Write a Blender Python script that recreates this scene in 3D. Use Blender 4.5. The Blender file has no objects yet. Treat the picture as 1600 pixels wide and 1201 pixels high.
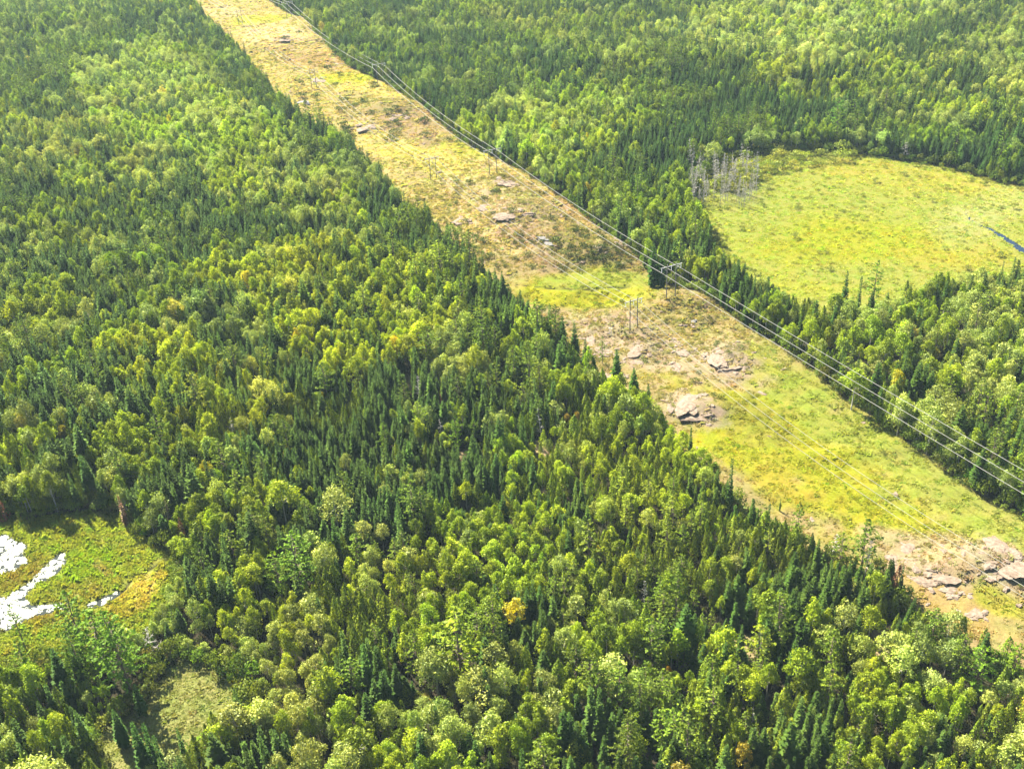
import bpy, math, random
import numpy as np
from mathutils import Matrix, Vector
RNG = np.random.default_rng(7)
random.seed(7)
S = bpy.context.scene
COL = S.collection
R = math.radians

# ------------------------------------------------------------------ camera, sky, sun, exposure
CAM_H = 250.0
F_PX = 1673.0                      # focal length in pixels of the 1600 px wide photograph
ROLL, PITCH = R(3.067), R(30.827)
cd = bpy.data.cameras.new('camera'); cam = bpy.data.objects.new('camera', cd); COL.objects.link(cam)
cd.sensor_width = 36.0; cd.lens = 36.0*F_PX/1600.0
cd.clip_start = 1.0; cd.clip_end = 20000.0
f_ = Vector((0, math.cos(PITCH), -math.sin(PITCH))); r0 = Vector((1, 0, 0)); u0 = Vector((0, math.sin(PITCH), math.cos(PITCH)))
cr, sr = math.cos(ROLL), math.sin(ROLL)
r_ = r0*cr - u0*sr; u_ = u0*cr + r0*sr
m = Matrix((r_, u_, -f_)).transposed().to_4x4(); m.translation = Vector((0, 0, CAM_H)); cam.matrix_world = m
S.camera = cam

SUN_EL, SUN_AZ = 43.0, -36.0       # degrees; azimuth clockwise from +Y (the viewing direction)
sun_dir = Vector((math.sin(R(SUN_AZ))*math.cos(R(SUN_EL)), math.cos(R(SUN_AZ))*math.cos(R(SUN_EL)), math.sin(R(SUN_EL))))
w = bpy.data.worlds.new('World'); S.world = w; w.use_nodes = True
nt = w.node_tree; nt.nodes.clear()
sky = nt.nodes.new('ShaderNodeTexSky'); sky.sky_type = 'NISHITA'; sky.sun_disc = False
sky.sun_elevation = R(SUN_EL); sky.sun_rotation = R(SUN_AZ)
bg = nt.nodes.new('ShaderNodeBackground'); bg.inputs['Strength'].default_value = 0.05
wo = nt.nodes.new('ShaderNodeOutputWorld')
nt.links.new(sky.outputs[0], bg.inputs[0]); nt.links.new(bg.outputs[0], wo.inputs[0])
sl = bpy.data.lights.new('sun', 'SUN'); sl.energy = 5.0; sl.angle = R(0.5); sl.color = (1.0, 0.95, 0.80)
sun = bpy.data.objects.new('sun', sl); COL.objects.link(sun)
sun.rotation_euler = (-sun_dir).to_track_quat('-Z', 'Y').to_euler()
S.view_settings.view_transform = 'Standard'; S.view_settings.look = 'None'
S.view_settings.exposure = 2.45; S.view_settings.gamma = 1.0; S.view_settings.use_curve_mapping = False
S.render.engine = 'CYCLES'
cy = S.cycles
cy.max_bounces = 6; cy.diffuse_bounces = 3; cy.glossy_bounces = 2; cy.transmission_bounces = 3; cy.volume_bounces = 0
cy.transparent_max_bounces = 4; cy.sample_clamp_indirect = 6.0; cy.caustics_reflective = False; cy.caustics_refractive = False
cy.use_denoising = True; cy.denoiser = 'OPENIMAGEDENOISE'; cy.denoising_input_passes = 'RGB_ALBEDO_NORMAL'; cy.denoising_prefilter = 'ACCURATE'
HAZE = 0.00004

# ------------------------------------------------------------------ photo pixel <-> world, for laying things out
CP, SP = math.cos(PITCH), math.sin(PITCH)
def proj(X, Y, Z):
    Z = Z - CAM_H
    d = Y*CP - Z*SP; vv = Y*SP + Z*CP
    uu = F_PX*X/d; vv = F_PX*vv/d
    return 800 + uu*cr - vv*sr, 600.5 - (uu*sr + vv*cr), d
def gnd(x, y, z=0.0):
    u = x-800.0; v = 600.5-y
    uu = u*cr + v*sr; vv = -u*sr + v*cr
    Z = -F_PX*SP + vv*CP; Y = F_PX*CP + vv*SP
    t = (z-CAM_H)/Z
    return uu*t, Y*t
def at(x, y):
    z = 0.0
    for _ in range(12):
        X, Y = gnd(x, y, z); z = float(height(np.array([X]), np.array([Y]))[0])
    return X, Y, z
def poly_w(pts): return np.array([gnd(*p) for p in pts])

# ------------------------------------------------------------------ numeric noise
def _hash(ix, iy, seed):
    n = (ix.astype(np.int64)*374761393 + iy.astype(np.int64)*668265263 + seed*1442695041) & 0x7fffffff
    n = ((n ^ (n >> 13))*1274126177) & 0x7fffffff
    return ((n ^ (n >> 16)) & 0xffff)/65535.0
def vnoise(x, y, seed=0):
    ix = np.floor(x); iy = np.floor(y); fx = x-ix; fy = y-iy
    fx = fx*fx*(3-2*fx); fy = fy*fy*(3-2*fy)
    a = _hash(ix, iy, seed); b = _hash(ix+1, iy, seed); c = _hash(ix, iy+1, seed); d = _hash(ix+1, iy+1, seed)
    return (a*(1-fx)+b*fx)*(1-fy) + (c*(1-fx)+d*fx)*fy
def fbm(x, y, scale, seed=0, oct=4):
    s = 0; amp = 0.5; tot = 0; x = x/scale; y = y/scale
    for o in range(oct):
        s = s + amp*vnoise(x, y, seed+o*17); tot += amp; x = x*2.03+11.3; y = y*2.03+5.7; amp *= 0.5
    return s/tot
def sstep(a, b, x):
    t = np.clip((x-a)/(b-a), 0, 1); return t*t*(3-2*t)
def inside(px, py, P):
    r = np.zeros(px.shape, bool); n = len(P); j = n-1
    for i in range(n):
        xi, yi = P[i]; xj, yj = P[j]
        c = ((yi > py) != (yj > py)) & (px < (xj-xi)*(py-yi)/(yj-yi+1e-12)+xi)
        r ^= c; j = i
    return r
def dist_poly(px, py, P, closed=True):
    d = np.full(px.shape, 1e9); n = len(P)
    for i in range(n if closed else n-1):
        ax, ay = P[i]; bx, by = P[(i+1) % n]
        dx, dy = bx-ax, by-ay; t = np.clip(((px-ax)*dx+(py-ay)*dy)/(dx*dx+dy*dy+1e-9), 0, 1)
        d = np.minimum(d, np.hypot(px-ax-t*dx, py-ay-t*dy))
    return d
def sdist(px, py, P):                      # negative inside; beyond 40 m of the outline's box only roughly
    P = np.asarray(P); x0, y0 = P.min(0); x1, y1 = P.max(0)
    bx = np.maximum(np.maximum(x0-px, px-x1), 0); by = np.maximum(np.maximum(y0-py, py-y1), 0); out = np.hypot(bx, by)+1e-3
    k = out < 70.0
    if k.any():
        qx, qy = px[k], py[k]; d = dist_poly(qx, qy, P); out[k] = np.where(inside(qx, qy, P), -d, d)
    return out

# ------------------------------------------------------------------ ground plan
LEFT_EDGE = [(1600, 1052), (1500, 1010), (1425, 960), (1392, 905), (1300, 880), (1210, 838), (1150, 800), (1090, 735), (1050, 698), (1010, 650),
             (960, 622), (912, 585), (880, 545), (800, 485), (760, 448), (690, 378), (640, 338), (560, 248), (450, 182), (390, 105), (285, 0)]
RIGHT_EDGE = [(420, 0), (448, 20), (478, 30), (492, 52), (545, 105), (600, 128), (660, 170), (715, 215), (780, 250), (840, 292), (890, 322), (960, 376),
              (998, 406), (1022, 436), (1060, 453), (1120, 482), (1200, 532), (1280, 597), (1380, 667), (1450, 717), (1540, 778), (1600, 808)]
le = [gnd(*p) for p in LEFT_EDGE]; re = [gnd(*p) for p in RIGHT_EDGE]
CORR = np.array([(300.0, 40.0)] + le + [(-640.0, 2000.0), (-545.0, 2000.0)] + re + [(330.0, 40.0)])
MARSH = poly_w([(1078, 318), (1095, 345), (1118, 392), (1150, 440), (1200, 468), (1250, 500), (1340, 505), (1400, 485), (1450, 462), (1530, 452), (1640, 442), (1760, 430),
                (1800, 330), (1640, 300), (1560, 286), (1480, 262), (1400, 250), (1330, 240), (1240, 240), (1150, 248), (1095, 285)])
POND = poly_w([(-120, 815), (0, 806), (40, 812), (90, 804), (140, 797), (190, 806), (205, 828), (240, 852), (272, 858), (272, 880), (275, 915), (256, 955), (222, 1000), (160, 1015), (95, 1030), (0, 1045), (-120, 1040)])
GLADE = poly_w([(150, 1150), (205, 1115), (240, 1080), (262, 1045), (285, 1030), (330, 1040), (372, 1075), (375, 1120), (350, 1160), (290, 1185), (255, 1215), (215, 1235), (160, 1225)])
LEDGES = [poly_w(p) for p in ([(825, 690), (860, 686), (872, 706), (840, 716)], [(712, 715), (735, 700), (745, 728), (722, 742)], [(615, 590), (645, 585), (650, 605), (622, 610)],
                              [(1130, 1000), (1190, 990), (1180, 1030)], [(1360, 985), (1395, 980), (1385, 1045), (1365, 1050)], [(800, 620), (815, 615), (818, 640), (803, 640)])]
# water inside the pond opening
WATER = [poly_w(p) for p in (
    [(-90, 842), (10, 834), (26, 840), (42, 852), (40, 868), (44, 880), (28, 888), (10, 895), (-20, 905), (-90, 930)],
    [(108, 862), (98, 860), (82, 872), (62, 892), (45, 910), (25, 920), (10, 935), (-20, 925), (-60, 940), (-90, 965), (-90, 1000), (10, 985), (32, 975), (55, 962), (75, 958), (100, 952), (98, 940), (70, 945), (48, 945), (40, 930), (56, 912), (78, 906), (92, 892), (102, 880)],
    [(135, 945), (150, 938), (170, 928), (186, 922), (188, 928), (160, 946), (138, 952)])]
CREEK_L = [(1505, 330), (1512, 336), (1517, 344), (1530, 351), (1547, 357), (1562, 366), (1580, 378), (1600, 392), (1640, 425), (1700, 470)]
CREEK = np.array([gnd(*p) for p in CREEK_L])
CREEK_W = [0.15, 0.2, 0.35, 0.6, 0.9, 1.3, 1.7, 2.2, 2.8, 3.2]
RILL = np.array([gnd(*p) for p in [(190, 926), (205, 905), (235, 888), (262, 872)]])
DITCH = np.array([gnd(*p) for p in [(805, 448), (860, 451), (930, 452), (985, 447)]])

KNOLLS = [  # photo x, y, height, radius across, radius along
    (1060, 478, 7.0, 24, 14), (985, 520, 2.5, 22, 20), (1130, 560, 2.0, 20, 18), (1085, 640, 3.2, 12, 9), (1140, 565, 2.2, 12, 8), (940, 395, 7.5, 16, 16), (800, 345, 8.5, 30, 30), (870, 375, 4.0, 16, 14), (750, 290, 3.0, 25, 22),
    (610, 175, 7.0, 32, 22), (440, 70, 9.0, 40, 30), (470, 48, 5.0, 24, 18), (1500, 885, 2.5, 18, 10), (1570, 880, 2.0, 10, 8), (330, 215, 7, 60, 60), (560, 450, 4, 60, 45), (1060, 800, 3, 35, 30), (1250, 130, 12, 110, 70),
    (950, 120, 8, 90, 60), (100, 60, 12, 120, 90), (1350, 560, 3, 50, 40), (850, 280, 4, 40, 40), (300, 640, 3, 50, 35), (760, 1050, 2, 30, 25)]
KN = [(*gnd(k[0], k[1]), *k[2:]) for k in KNOLLS]
def height_exact(X, Y):
    z = np.zeros(X.shape)
    for kx, ky, kh, ka, kb in KN:
        z = z + kh*np.exp(-(((X-kx)/ka)**2 + ((Y-ky)/kb)**2))
    z = z + 1.6*(fbm(X, Y, 46, 3, 3)-0.5)
    wet = np.minimum(np.minimum(sdist(X, Y, MARSH), sdist(X, Y, POND)), 60.0)
    z = z*sstep(-3, 22, wet)
    cs = sdist(X, Y, CORR)
    rough = 0.35+0.65*sstep(430, 470, Y)*(1-sstep(505, 530, Y)*(1-sstep(535, 560, Y)))
    rid = 1-np.abs(2*fbm(X, Y, 24, 23, 4)-1)
    z = z + (2.4*(fbm(X, Y, 9, 21, 4)-0.5)*np.maximum(rough, 0.4)+5.0*(rid-0.75)*rough)*sstep(2, -8, cs)
    for Wp in WATER:
        z = z - 0.5*sstep(0.6, -0.8, sdist(X, Y, Wp))
    wd = np.full(X.shape, 1e9)
    for i in range(len(CREEK)-1):
        wd = np.minimum(wd, dist_poly(X, Y, CREEK[i:i+2], False)-0.5*(CREEK_W[i]+CREEK_W[i+1]))
    z = z - 0.6*sstep(0.8, -0.8, wd) - 0.5*sstep(1.2, 0.2, dist_poly(X, Y, RILL, False)) - 0.5*sstep(1.6, 0.3, dist_poly(X, Y, DITCH, False))
    return z

class Raster:                              # a field sampled every 2 m, read back bilinearly
    def __init__(s, f):
        s.x0, s.y0, s.st = -960.0, 120.0, 2.0; xs = np.arange(s.x0, 961, s.st); ys = np.arange(s.y0, 1780, s.st)
        A, B = np.meshgrid(xs, ys); s.a = f(A.ravel(), B.ravel()).reshape(A.shape)
    def __call__(s, X, Y):
        u = np.clip((np.asarray(X, float)-s.x0)/s.st, 0, s.a.shape[1]-1.001); v = np.clip((np.asarray(Y, float)-s.y0)/s.st, 0, s.a.shape[0]-1.001)
        i = u.astype(int); j = v.astype(int); p = u-i; q = v-j; a = s.a
        return (a[j, i]*(1-p)+a[j, i+1]*p)*(1-q)+(a[j+1, i]*(1-p)+a[j+1, i+1]*p)*q
height = Raster(height_exact); D_CORR = Raster(lambda x, y: sdist(x, y, CORR)); D_MARSH = Raster(lambda x, y: sdist(x, y, MARSH))

# ------------------------------------------------------------------ object helpers
def tag(o, label=None, cat=None, group=None, kind=None):
    if label: o['label'] = label
    if cat: o['category'] = cat
    if group: o['group'] = group
    if kind: o['kind'] = kind
    return o
def mesh_obj(name, me, parent=None):
    o = bpy.data.objects.new(name, me); COL.objects.link(o)
    if parent is not None: o.parent = parent
    return o
def empty(name, loc, rz=0.0):
    o = bpy.data.objects.new(name, None); COL.objects.link(o); o.location = loc; o.rotation_euler = (0, 0, rz); o.empty_display_size = 1.0
    return o
class MB:
    def __init__(s): s.v = []; s.f = []; s.r = []; s.m = []
    def quad(s, a, b, c, d, r=1.0, mi=0):
        n = len(s.v); s.v += [a, b, c, d]; s.f.append((n, n+1, n+2, n+3)); s.r.append(r); s.m.append(mi)
    def tube(s, pts, rad, sides=5, mi=0, r=1.0, cap=True):
        pts = [np.array(p, float) for p in pts]; base = len(s.v)
        for i, p in enumerate(pts):
            t = pts[min(i+1, len(pts)-1)] - pts[max(i-1, 0)]; t = t/(np.linalg.norm(t)+1e-9)
            a = np.cross(t, (0, 0, 1.0) if abs(t[2]) < 0.9 else (1.0, 0, 0)); a /= np.linalg.norm(a); b = np.cross(t, a)
            for k in range(sides):
                an = 2*math.pi*k/sides; s.v.append(tuple(p + rad[i]*(a*math.cos(an)+b*math.sin(an))))
        for i in range(len(pts)-1):
            for k in range(sides):
                k2 = (k+1) % sides
                s.f.append((base+i*sides+k, base+i*sides+k2, base+(i+1)*sides+k2, base+(i+1)*sides+k)); s.r.append(r); s.m.append(mi)
        if cap:
            s.f.append(tuple(base+k for k in reversed(range(sides)))); s.r.append(r); s.m.append(mi)
            s.f.append(tuple(base+(len(pts)-1)*sides+k for k in range(sides))); s.r.append(r); s.m.append(mi)
    def box(s, c, sx, sy, sz, mi=0, ax=None):
        X, Y, Z = ax if ax else (np.array((1., 0, 0)), np.array((0, 1., 0)), np.array((0, 0, 1.)))
        n = len(s.v); c = np.array(c, float)
        for dz in (-1, 1):
            for dy in (-1, 1):
                for dx in (-1, 1): s.v.append(tuple(c + X*dx*sx/2 + Y*dy*sy/2 + Z*dz*sz/2))
        for f in ((0, 2, 3, 1), (4, 5, 7, 6), (0, 1, 5, 4), (2, 6, 7, 3), (0, 4, 6, 2), (1, 3, 7, 5)):
            s.f.append(tuple(n+i for i in f)); s.r.append(1.0); s.m.append(mi)
    def mesh(s, name, mats):
        me = bpy.data.meshes.new(name); me.from_pydata([tuple(map(float, v)) for v in s.v], [], s.f)
        a = me.attributes.new('shade', 'FLOAT', 'FACE'); a.data.foreach_set('value', np.array(s.r, np.float32))
        for mt in mats: me.materials.append(mt)
        if len(mats) > 1: me.polygons.foreach_set('material_index', np.array(s.m, np.int32))
        me.update(); return me
def join(a, b):
    c = MB(); c.v = list(a.v); c.f = list(a.f); c.r = list(a.r); c.m = [0]*len(a.f); n = len(a.v)
    c.v += b.v; c.f += [tuple(i+n for i in f) for f in b.f]; c.r += b.r; c.m += [1]*len(b.f); return c

# ------------------------------------------------------------------ materials
def new_mat(name):
    mt = bpy.data.materials.new(name); mt.use_nodes = True; n = mt.node_tree; n.nodes.clear(); return mt, n
def N(n, t, **kw):
    x = n.nodes.new(t)
    for k, v in kw.items(): setattr(x, k, v)
    return x
def vmath(n, op, a, b):
    x = N(n, 'ShaderNodeVectorMath', operation=op)
    for i, q in enumerate((a, b)):
        if hasattr(q, 'links'): n.links.new(q, x.inputs[i])
        else: x.inputs[i].default_value = q
    return x.outputs[0]
def smath(n, op, a, b):
    x = N(n, 'ShaderNodeMath', operation=op)
    for i, q in enumerate((a, b)):
        if hasattr(q, 'links'): n.links.new(q, x.inputs[i])
        else: x.inputs[i].default_value = q
    return x.outputs[0]
def leaf_mat(name, col, trans=0.35, gloss=0.02, rough=0.5):
    mt, n = new_mat(name); L = n.links
    tint = N(n, 'ShaderNodeAttribute', attribute_type='INSTANCER', attribute_name='tint')
    sh = N(n, 'ShaderNodeAttribute', attribute_type='GEOMETRY', attribute_name='shade')
    c = vmath(n, 'MULTIPLY', tint.outputs['Color'], col)
    comb = N(n, 'ShaderNodeCombineXYZ')
    for i, e in enumerate((1.25, 1.0, 0.8)):
        p = smath(n, 'POWER', sh.outputs['Fac'], e); L.new(p, comb.inputs[i])
    c = vmath(n, 'MULTIPLY', c, comb.outputs[0])
    d = N(n, 'ShaderNodeBsdfDiffuse'); L.new(c, d.inputs['Color'])
    t = N(n, 'ShaderNodeBsdfTranslucent'); c2 = vmath(n, 'MULTIPLY', c, (1.25, 1.35, 0.5)); L.new(c2, t.inputs['Color'])
    mx = N(n, 'ShaderNodeMixShader'); mx.inputs[0].default_value = trans; L.new(d.outputs[0], mx.inputs[1]); L.new(t.outputs[0], mx.inputs[2])
    g = N(n, 'ShaderNodeBsdfGlossy'); g.inputs['Roughness'].default_value = rough; g.inputs['Color'].default_value = (0.7, 0.85, 0.5, 1)
    m2 = N(n, 'ShaderNodeMixShader'); m2.inputs[0].default_value = gloss; L.new(mx.outputs[0], m2.inputs[1]); L.new(g.outputs[0], m2.inputs[2])
    o = N(n, 'ShaderNodeOutputMaterial'); L.new(m2.outputs[0], o.inputs[0]); return mt
def plain_mat(name, col, rough=0.8, metal=0.0, noise=None, spec=0.3, bump=0.0):
    mt, n = new_mat(name); L = n.links
    b = N(n, 'ShaderNodeBsdfPrincipled'); b.inputs['Roughness'].default_value = rough; b.inputs['Metallic'].default_value = metal
    b.inputs['Specular IOR Level'].default_value = spec
    o = N(n, 'ShaderNodeOutputMaterial'); L.new(b.outputs[0], o.inputs[0])
    if noise:
        tc = N(n, 'ShaderNodeNewGeometry')
        nz = N(n, 'ShaderNodeTexNoise'); nz.inputs['Scale'].default_value = noise[0]; nz.inputs['Detail'].default_value = 6; L.new(tc.outputs['Position'], nz.inputs['Vector'])
        rp = N(n, 'ShaderNodeValToRGB'); L.new(nz.outputs['Fac'], rp.inputs[0])
        e = rp.color_ramp.elements; e[0].position = 0.3; e[0].color = (*noise[1], 1); e[1].position = 0.7; e[1].color = (*col, 1)
        L.new(rp.outputs[0], b.inputs['Base Color'])
        if bump:
            bp = N(n, 'ShaderNodeBump'); bp.inputs['Strength'].default_value = 0.8; bp.inputs['Distance'].default_value = bump
            L.new(nz.outputs['Fac'], bp.inputs['Height']); L.new(bp.outputs[0], b.inputs['Normal'])
    else: b.inputs['Base Color'].default_value = (*col, 1)
    return mt
M_SPRUCE = leaf_mat('spruce_needles', (0.050, 0.086, 0.014), 0.15, 0.004)
M_PINE = leaf_mat('pine_needles', (0.122, 0.166, 0.013), 0.26, 0.01)
M_CEDAR = leaf_mat('cedar_sprays', (0.142, 0.182, 0.012), 0.25, 0.012)
M_ASPEN = leaf_mat('aspen_leaves', (0.218, 0.264, 0.010), 0.31, 0.02)
M_BIRCH = leaf_mat('birch_leaves', (0.250, 0.280, 0.052), 0.30, 0.035)
M_MAPLE = leaf_mat('maple_leaves', (0.34, 0.23, 0.015), 0.40, 0.04)
M_SHRUB = leaf_mat('shrub_leaves', (0.160, 0.170, 0.030), 0.35, 0.02)
M_RUST = leaf_mat('dead_needles', (0.20, 0.095, 0.055), 0.2, 0.02)
M_HERB = leaf_mat('herb_blades', (1.0, 1.0, 1.0), 0.45, 0.0)
M_BARK = plain_mat('bark', (0.17, 0.125, 0.09), 0.9, noise=(2.0, (0.08, 0.06, 0.045)))
M_PALE = plain_mat('pale_bark', (0.46, 0.43, 0.36), 0.8, noise=(1.2, (0.24, 0.22, 0.18)))
M_DEAD = plain_mat('weathered_wood', (0.42, 0.385, 0.33), 0.85, noise=(1.5, (0.30, 0.275, 0.235)))

# ------------------------------------------------------------------ tree prototypes
def rv(): 
    v = RNG.normal(size=3); return v/np.linalg.norm(v)
def clump(mb, p, nrm, size, r, asp=0.8):
    """a leaf spray: an irregular four-cornered blade about p facing nrm"""
    nrm = np.array(nrm, float); nrm /= np.linalg.norm(nrm)+1e-9
    a = np.cross(nrm, rv()); a /= np.linalg.norm(a)+1e-9; b = np.cross(nrm, a)
    j = RNG.uniform(0.6, 1.25, 4); s = size*0.5
    k = RNG.uniform(-0.22, 0.22, 4)*size
    mb.quad(p + a*s*j[0] + nrm*k[0], p + b*s*asp*j[1] + nrm*k[1], p - a*s*j[2] + nrm*k[2], p - b*s*asp*j[3] + nrm*k[3], r)
def trunk(h, r, lean=0.02, sides=5, top=1.0, base=-0.6):
    mb = MB(); lx, ly = RNG.uniform(-lean, lean, 2)*h; n = 5
    P = [(lx*(i/n)**2, ly*(i/n)**2, base + (h*top-base)*i/n) for i in range(n+1)]
    mb.tube(P, [r*(1-0.93*i/n)+0.015 for i in range(n+1)], sides); return mb
def branch(mb, p0, p1, r, sides=3, sag=0.0):
    p0 = np.array(p0, float); p1 = np.array(p1, float); mid = (p0+p1)/2 + np.array((0, 0, sag))
    mb.tube([p0, mid, p1], [r, r*0.65, r*0.2], sides, cap=False)
def mk_spruce(h, R0, ragged=0.25, club=0.0):
    c = MB(); t = trunk(h, 0.012*h)
    lv = int(h/0.52)
    for i in range(lv):
        u = i/lv; z = h*(0.07+0.93*u)
        rad = R0*((1-u)**0.85*(0.55+0.45*min(1, u*4)))+0.18
        if club and u > 0.82: rad += club*math.sin((u-0.82)/0.18*math.pi)
        nb = 8 if u < 0.6 else 6
        ph = RNG.uniform(0, 6.28)
        for k in range(nb):
            if RNG.random() < 0.08: continue
            a = ph+6.283*k/nb+RNG.normal()*0.22; L = rad*RNG.uniform(1-ragged, 1+ragged)
            d = np.array((math.cos(a), math.sin(a), 0)); sd = np.array((-d[1], d[0], 0))
            droop = (-0.38+0.55*u)*L+RNG.normal()*0.06; z0 = z+RNG.normal()*0.12
            wd = max(0.26, L*0.34)*RNG.uniform(0.8, 1.2)
            r = RNG.uniform(0.65, 1.25)
            c.quad(d*L*0.08+(0, 0, z0), d*L*0.62+sd*wd+(0, 0, z0+droop*0.45), d*L+(0, 0, z0+droop+0.10), d*L*0.62-sd*wd+(0, 0, z0+droop*0.45-RNG.uniform(0, .12)), r)
            if L > 0.7:
                q = d*L*RNG.uniform(0.45, 0.9)+sd*RNG.normal()*wd*0.7+np.array((0, 0, z0+droop*0.6-0.18))
                clump(c, q, d*0.8+(0, 0, 0.6)+rv()*0.5, 0.55, RNG.uniform(0.6, 1.2), 0.6)
    for k in range(3): clump(c, np.array((0, 0, h*(0.985-0.012*k))), rv()*(1, 1, 0.15), 0.42, 1.0, 0.5)
    return c, t
def mk_pine(h, R0, base=0.3):
    c = MB(); t = trunk(h, 0.016*h, 0.03)
    lv = int(h*0.70)
    for i in range(lv):
        u = i/(lv-1); z = h*(base+(1-base)*u*0.97)
        prof = (math.sin(math.pi*min(1, 0.22+u*0.78))**0.75)*0.95+0.10
        nb = RNG.integers(4, 6); ph = RNG.uniform(0, 6.28)
        for k in range(nb):
            if RNG.random() < 0.12: continue
            a = ph+6.283*k/nb+RNG.normal()*0.3; L = R0*prof*RNG.uniform(0.55, 1.2)
            d = np.array((math.cos(a), math.sin(a), 0)); sd = np.array((-d[1], d[0], 0)); rise = L*RNG.uniform(0.05, 0.42)*(0.5+u)
            p0 = np.array((0, 0, z)); p1 = d*L+np.array((0, 0, z+rise))
            branch(t, p0, p0*0.2+p1*0.8, 0.07)
            nt_ = max(4, int(L*2.9))
            rr = RNG.uniform(0.8, 1.2)
            for q in range(nt_):
                s = 0.3+0.72*(q+0.5)/nt_; p = p0+(p1-p0)*s + sd*RNG.normal()*0.30*(1.25-s)*L*0.45+np.array((0, 0, RNG.normal()*0.12+0.1))
                nn = np.array((0, 0, 0.85))+d*0.35+rv()*0.5
                clump(c, p, nn, RNG.uniform(0.7, 1.15), rr*RNG.uniform(0.75, 1.25), 0.62)
                if q % 2 == 0: clump(c, p+np.array((0, 0, -0.1)), rv()+d*0.5, RNG.uniform(0.55, 0.85), rr*RNG.uniform(0.6, 1.0), 0.5)
    return c, t
def mk_broad(h, Rx, zc, Rz, lobes, per, size, pale=False, up=0.25, lob=0.40):
    per = int(per*1.6); size = size*0.76; c = MB(); skew = RNG.normal(0, 0.22, 2)*Rx; t = trunk(h, 0.011*h, 0.04, top=0.86)
    ax = np.array((Rx, Rx*RNG.uniform(0.85, 1.1), Rz)); cen = np.array((RNG.normal()*0.2, RNG.normal()*0.2, zc))
    for i in range(lobes):
        g = i/(lobes-1); ct = 1-1.72*g; st = math.sqrt(max(0, 1-ct*ct)); a = 2.39996*i+RNG.normal()*0.35
        dr = np.array((st*math.cos(a), st*math.sin(a), ct)); p = cen+dr*ax*RNG.uniform(0.48, 0.9)+np.array((skew[0], skew[1], 0))*dr[2]; p[:2] *= 1-0.32*dr[2]
        lr = Rx*lob*RNG.uniform(0.62, 1.3); br = RNG.uniform(0.82, 1.18)
        if RNG.random() < 0.45:
            zs = cen[2]-Rz*RNG.uniform(0.2, 0.95); branch(t, (cen[0]*0.4, cen[1]*0.4, max(zs, 0.2*h)), p, 0.07)
        for k in range(int(per*RNG.uniform(0.75, 1.25))):
            q = rv(); q[2] += up; q /= np.linalg.norm(q)
            pos = p+q*lr*RNG.uniform(0.55, 1.12)*np.array((1, 1, 1.05))
            clump(c, pos, q+rv()*0.75, size*RNG.uniform(0.6, 1.3), br*RNG.uniform(0.72, 1.28), 0.75)
    return c, t
def mk_cedar(h, R0, n, lobed=0.18):
    c = MB(); t = trunk(h, 0.016*h, 0.02)
    ph = RNG.uniform(0, 6.28, 6); k1 = RNG.integers(3, 6)
    for i in range(n):
        u = RNG.random()**1.15; z = h*(0.06+0.94*u); a = RNG.uniform(0, 6.283)
        rad = R0*((1-u**1.7)**0.8)*(0.72+0.28*min(1, u*5))
        rad *= 1+lobed*math.sin(k1*a+ph[0]+u*5)+lobed*0.8*math.sin(9*u+ph[1]+2*a)
        rad *= RNG.uniform(0.72, 1.06); d = np.array((math.cos(a), math.sin(a), 0))
        p = d*rad+np.array((0, 0, z+RNG.normal()*0.15))
        clump(c, p, d+(0, 0, 0.55)+rv()*0.55, RNG.uniform(0.42, 0.82), RNG.uniform(0.62, 1.3), 0.65)
    clump(c, np.array((0, 0, h)), rv()*(1, 1, .2), 0.6, 1.1, 0.5)
    return c, t
def mk_dead(h, R0, nb, fine=3, spread=0.35):
    c = MB(); t = trunk(h, 0.011*h+0.03, 0.03)
    for i in range(nb):
        u = RNG.uniform(0.22, 0.97); a = RNG.uniform(0, 6.283); L = R0*(1.15-u)*RNG.uniform(0.6, 1.2)
        d = np.array((math.cos(a), math.sin(a), RNG.uniform(-0.1, spread*2)))
        p0 = np.array((0, 0, h*u)); p1 = p0+d*L; branch(c, p0, p1, 0.12, 3)
        for k in range(fine):
            s = RNG.uniform(0.35, 0.9); q = p0+(p1-p0)*s; branch(c, q, q+(d*0.5+rv()*0.8)*L*0.45, 0.07, 3)
    return c, t
def mk_shrub(h, R0, lobes, per, size=0.4):
    c = MB(); t = MB()
    for k in range(6):
        a = RNG.uniform(0, 6.283); branch(t, (0, 0, -0.2), (math.cos(a)*R0*0.5, math.sin(a)*R0*0.5, h*0.7), 0.05, 3)
    for i in range(lobes):
        a = 2.4*i+RNG.normal()*0.3; rr = R0*math.sqrt((i+0.3)/lobes)*0.8
        p = np.array((rr*math.cos(a), rr*math.sin(a), h*(0.62-0.32*(rr/R0)**2))); lr = R0*0.42*RNG.uniform(0.75, 1.2); b = RNG.uniform(0.82, 1.18)
        for k in range(per):
            q = rv(); q[2] = abs(q[2])*1.1; pos = p+q*lr*RNG.uniform(0.6, 1.1)*np.array((1, 1, 0.9)); pos[2] = max(pos[2], 0.05)
            clump(c, pos, q+rv()*0.7, size*RNG.uniform(0.6, 1.3), b*RNG.uniform(0.72, 1.28), 0.75)
    return c, t

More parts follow.
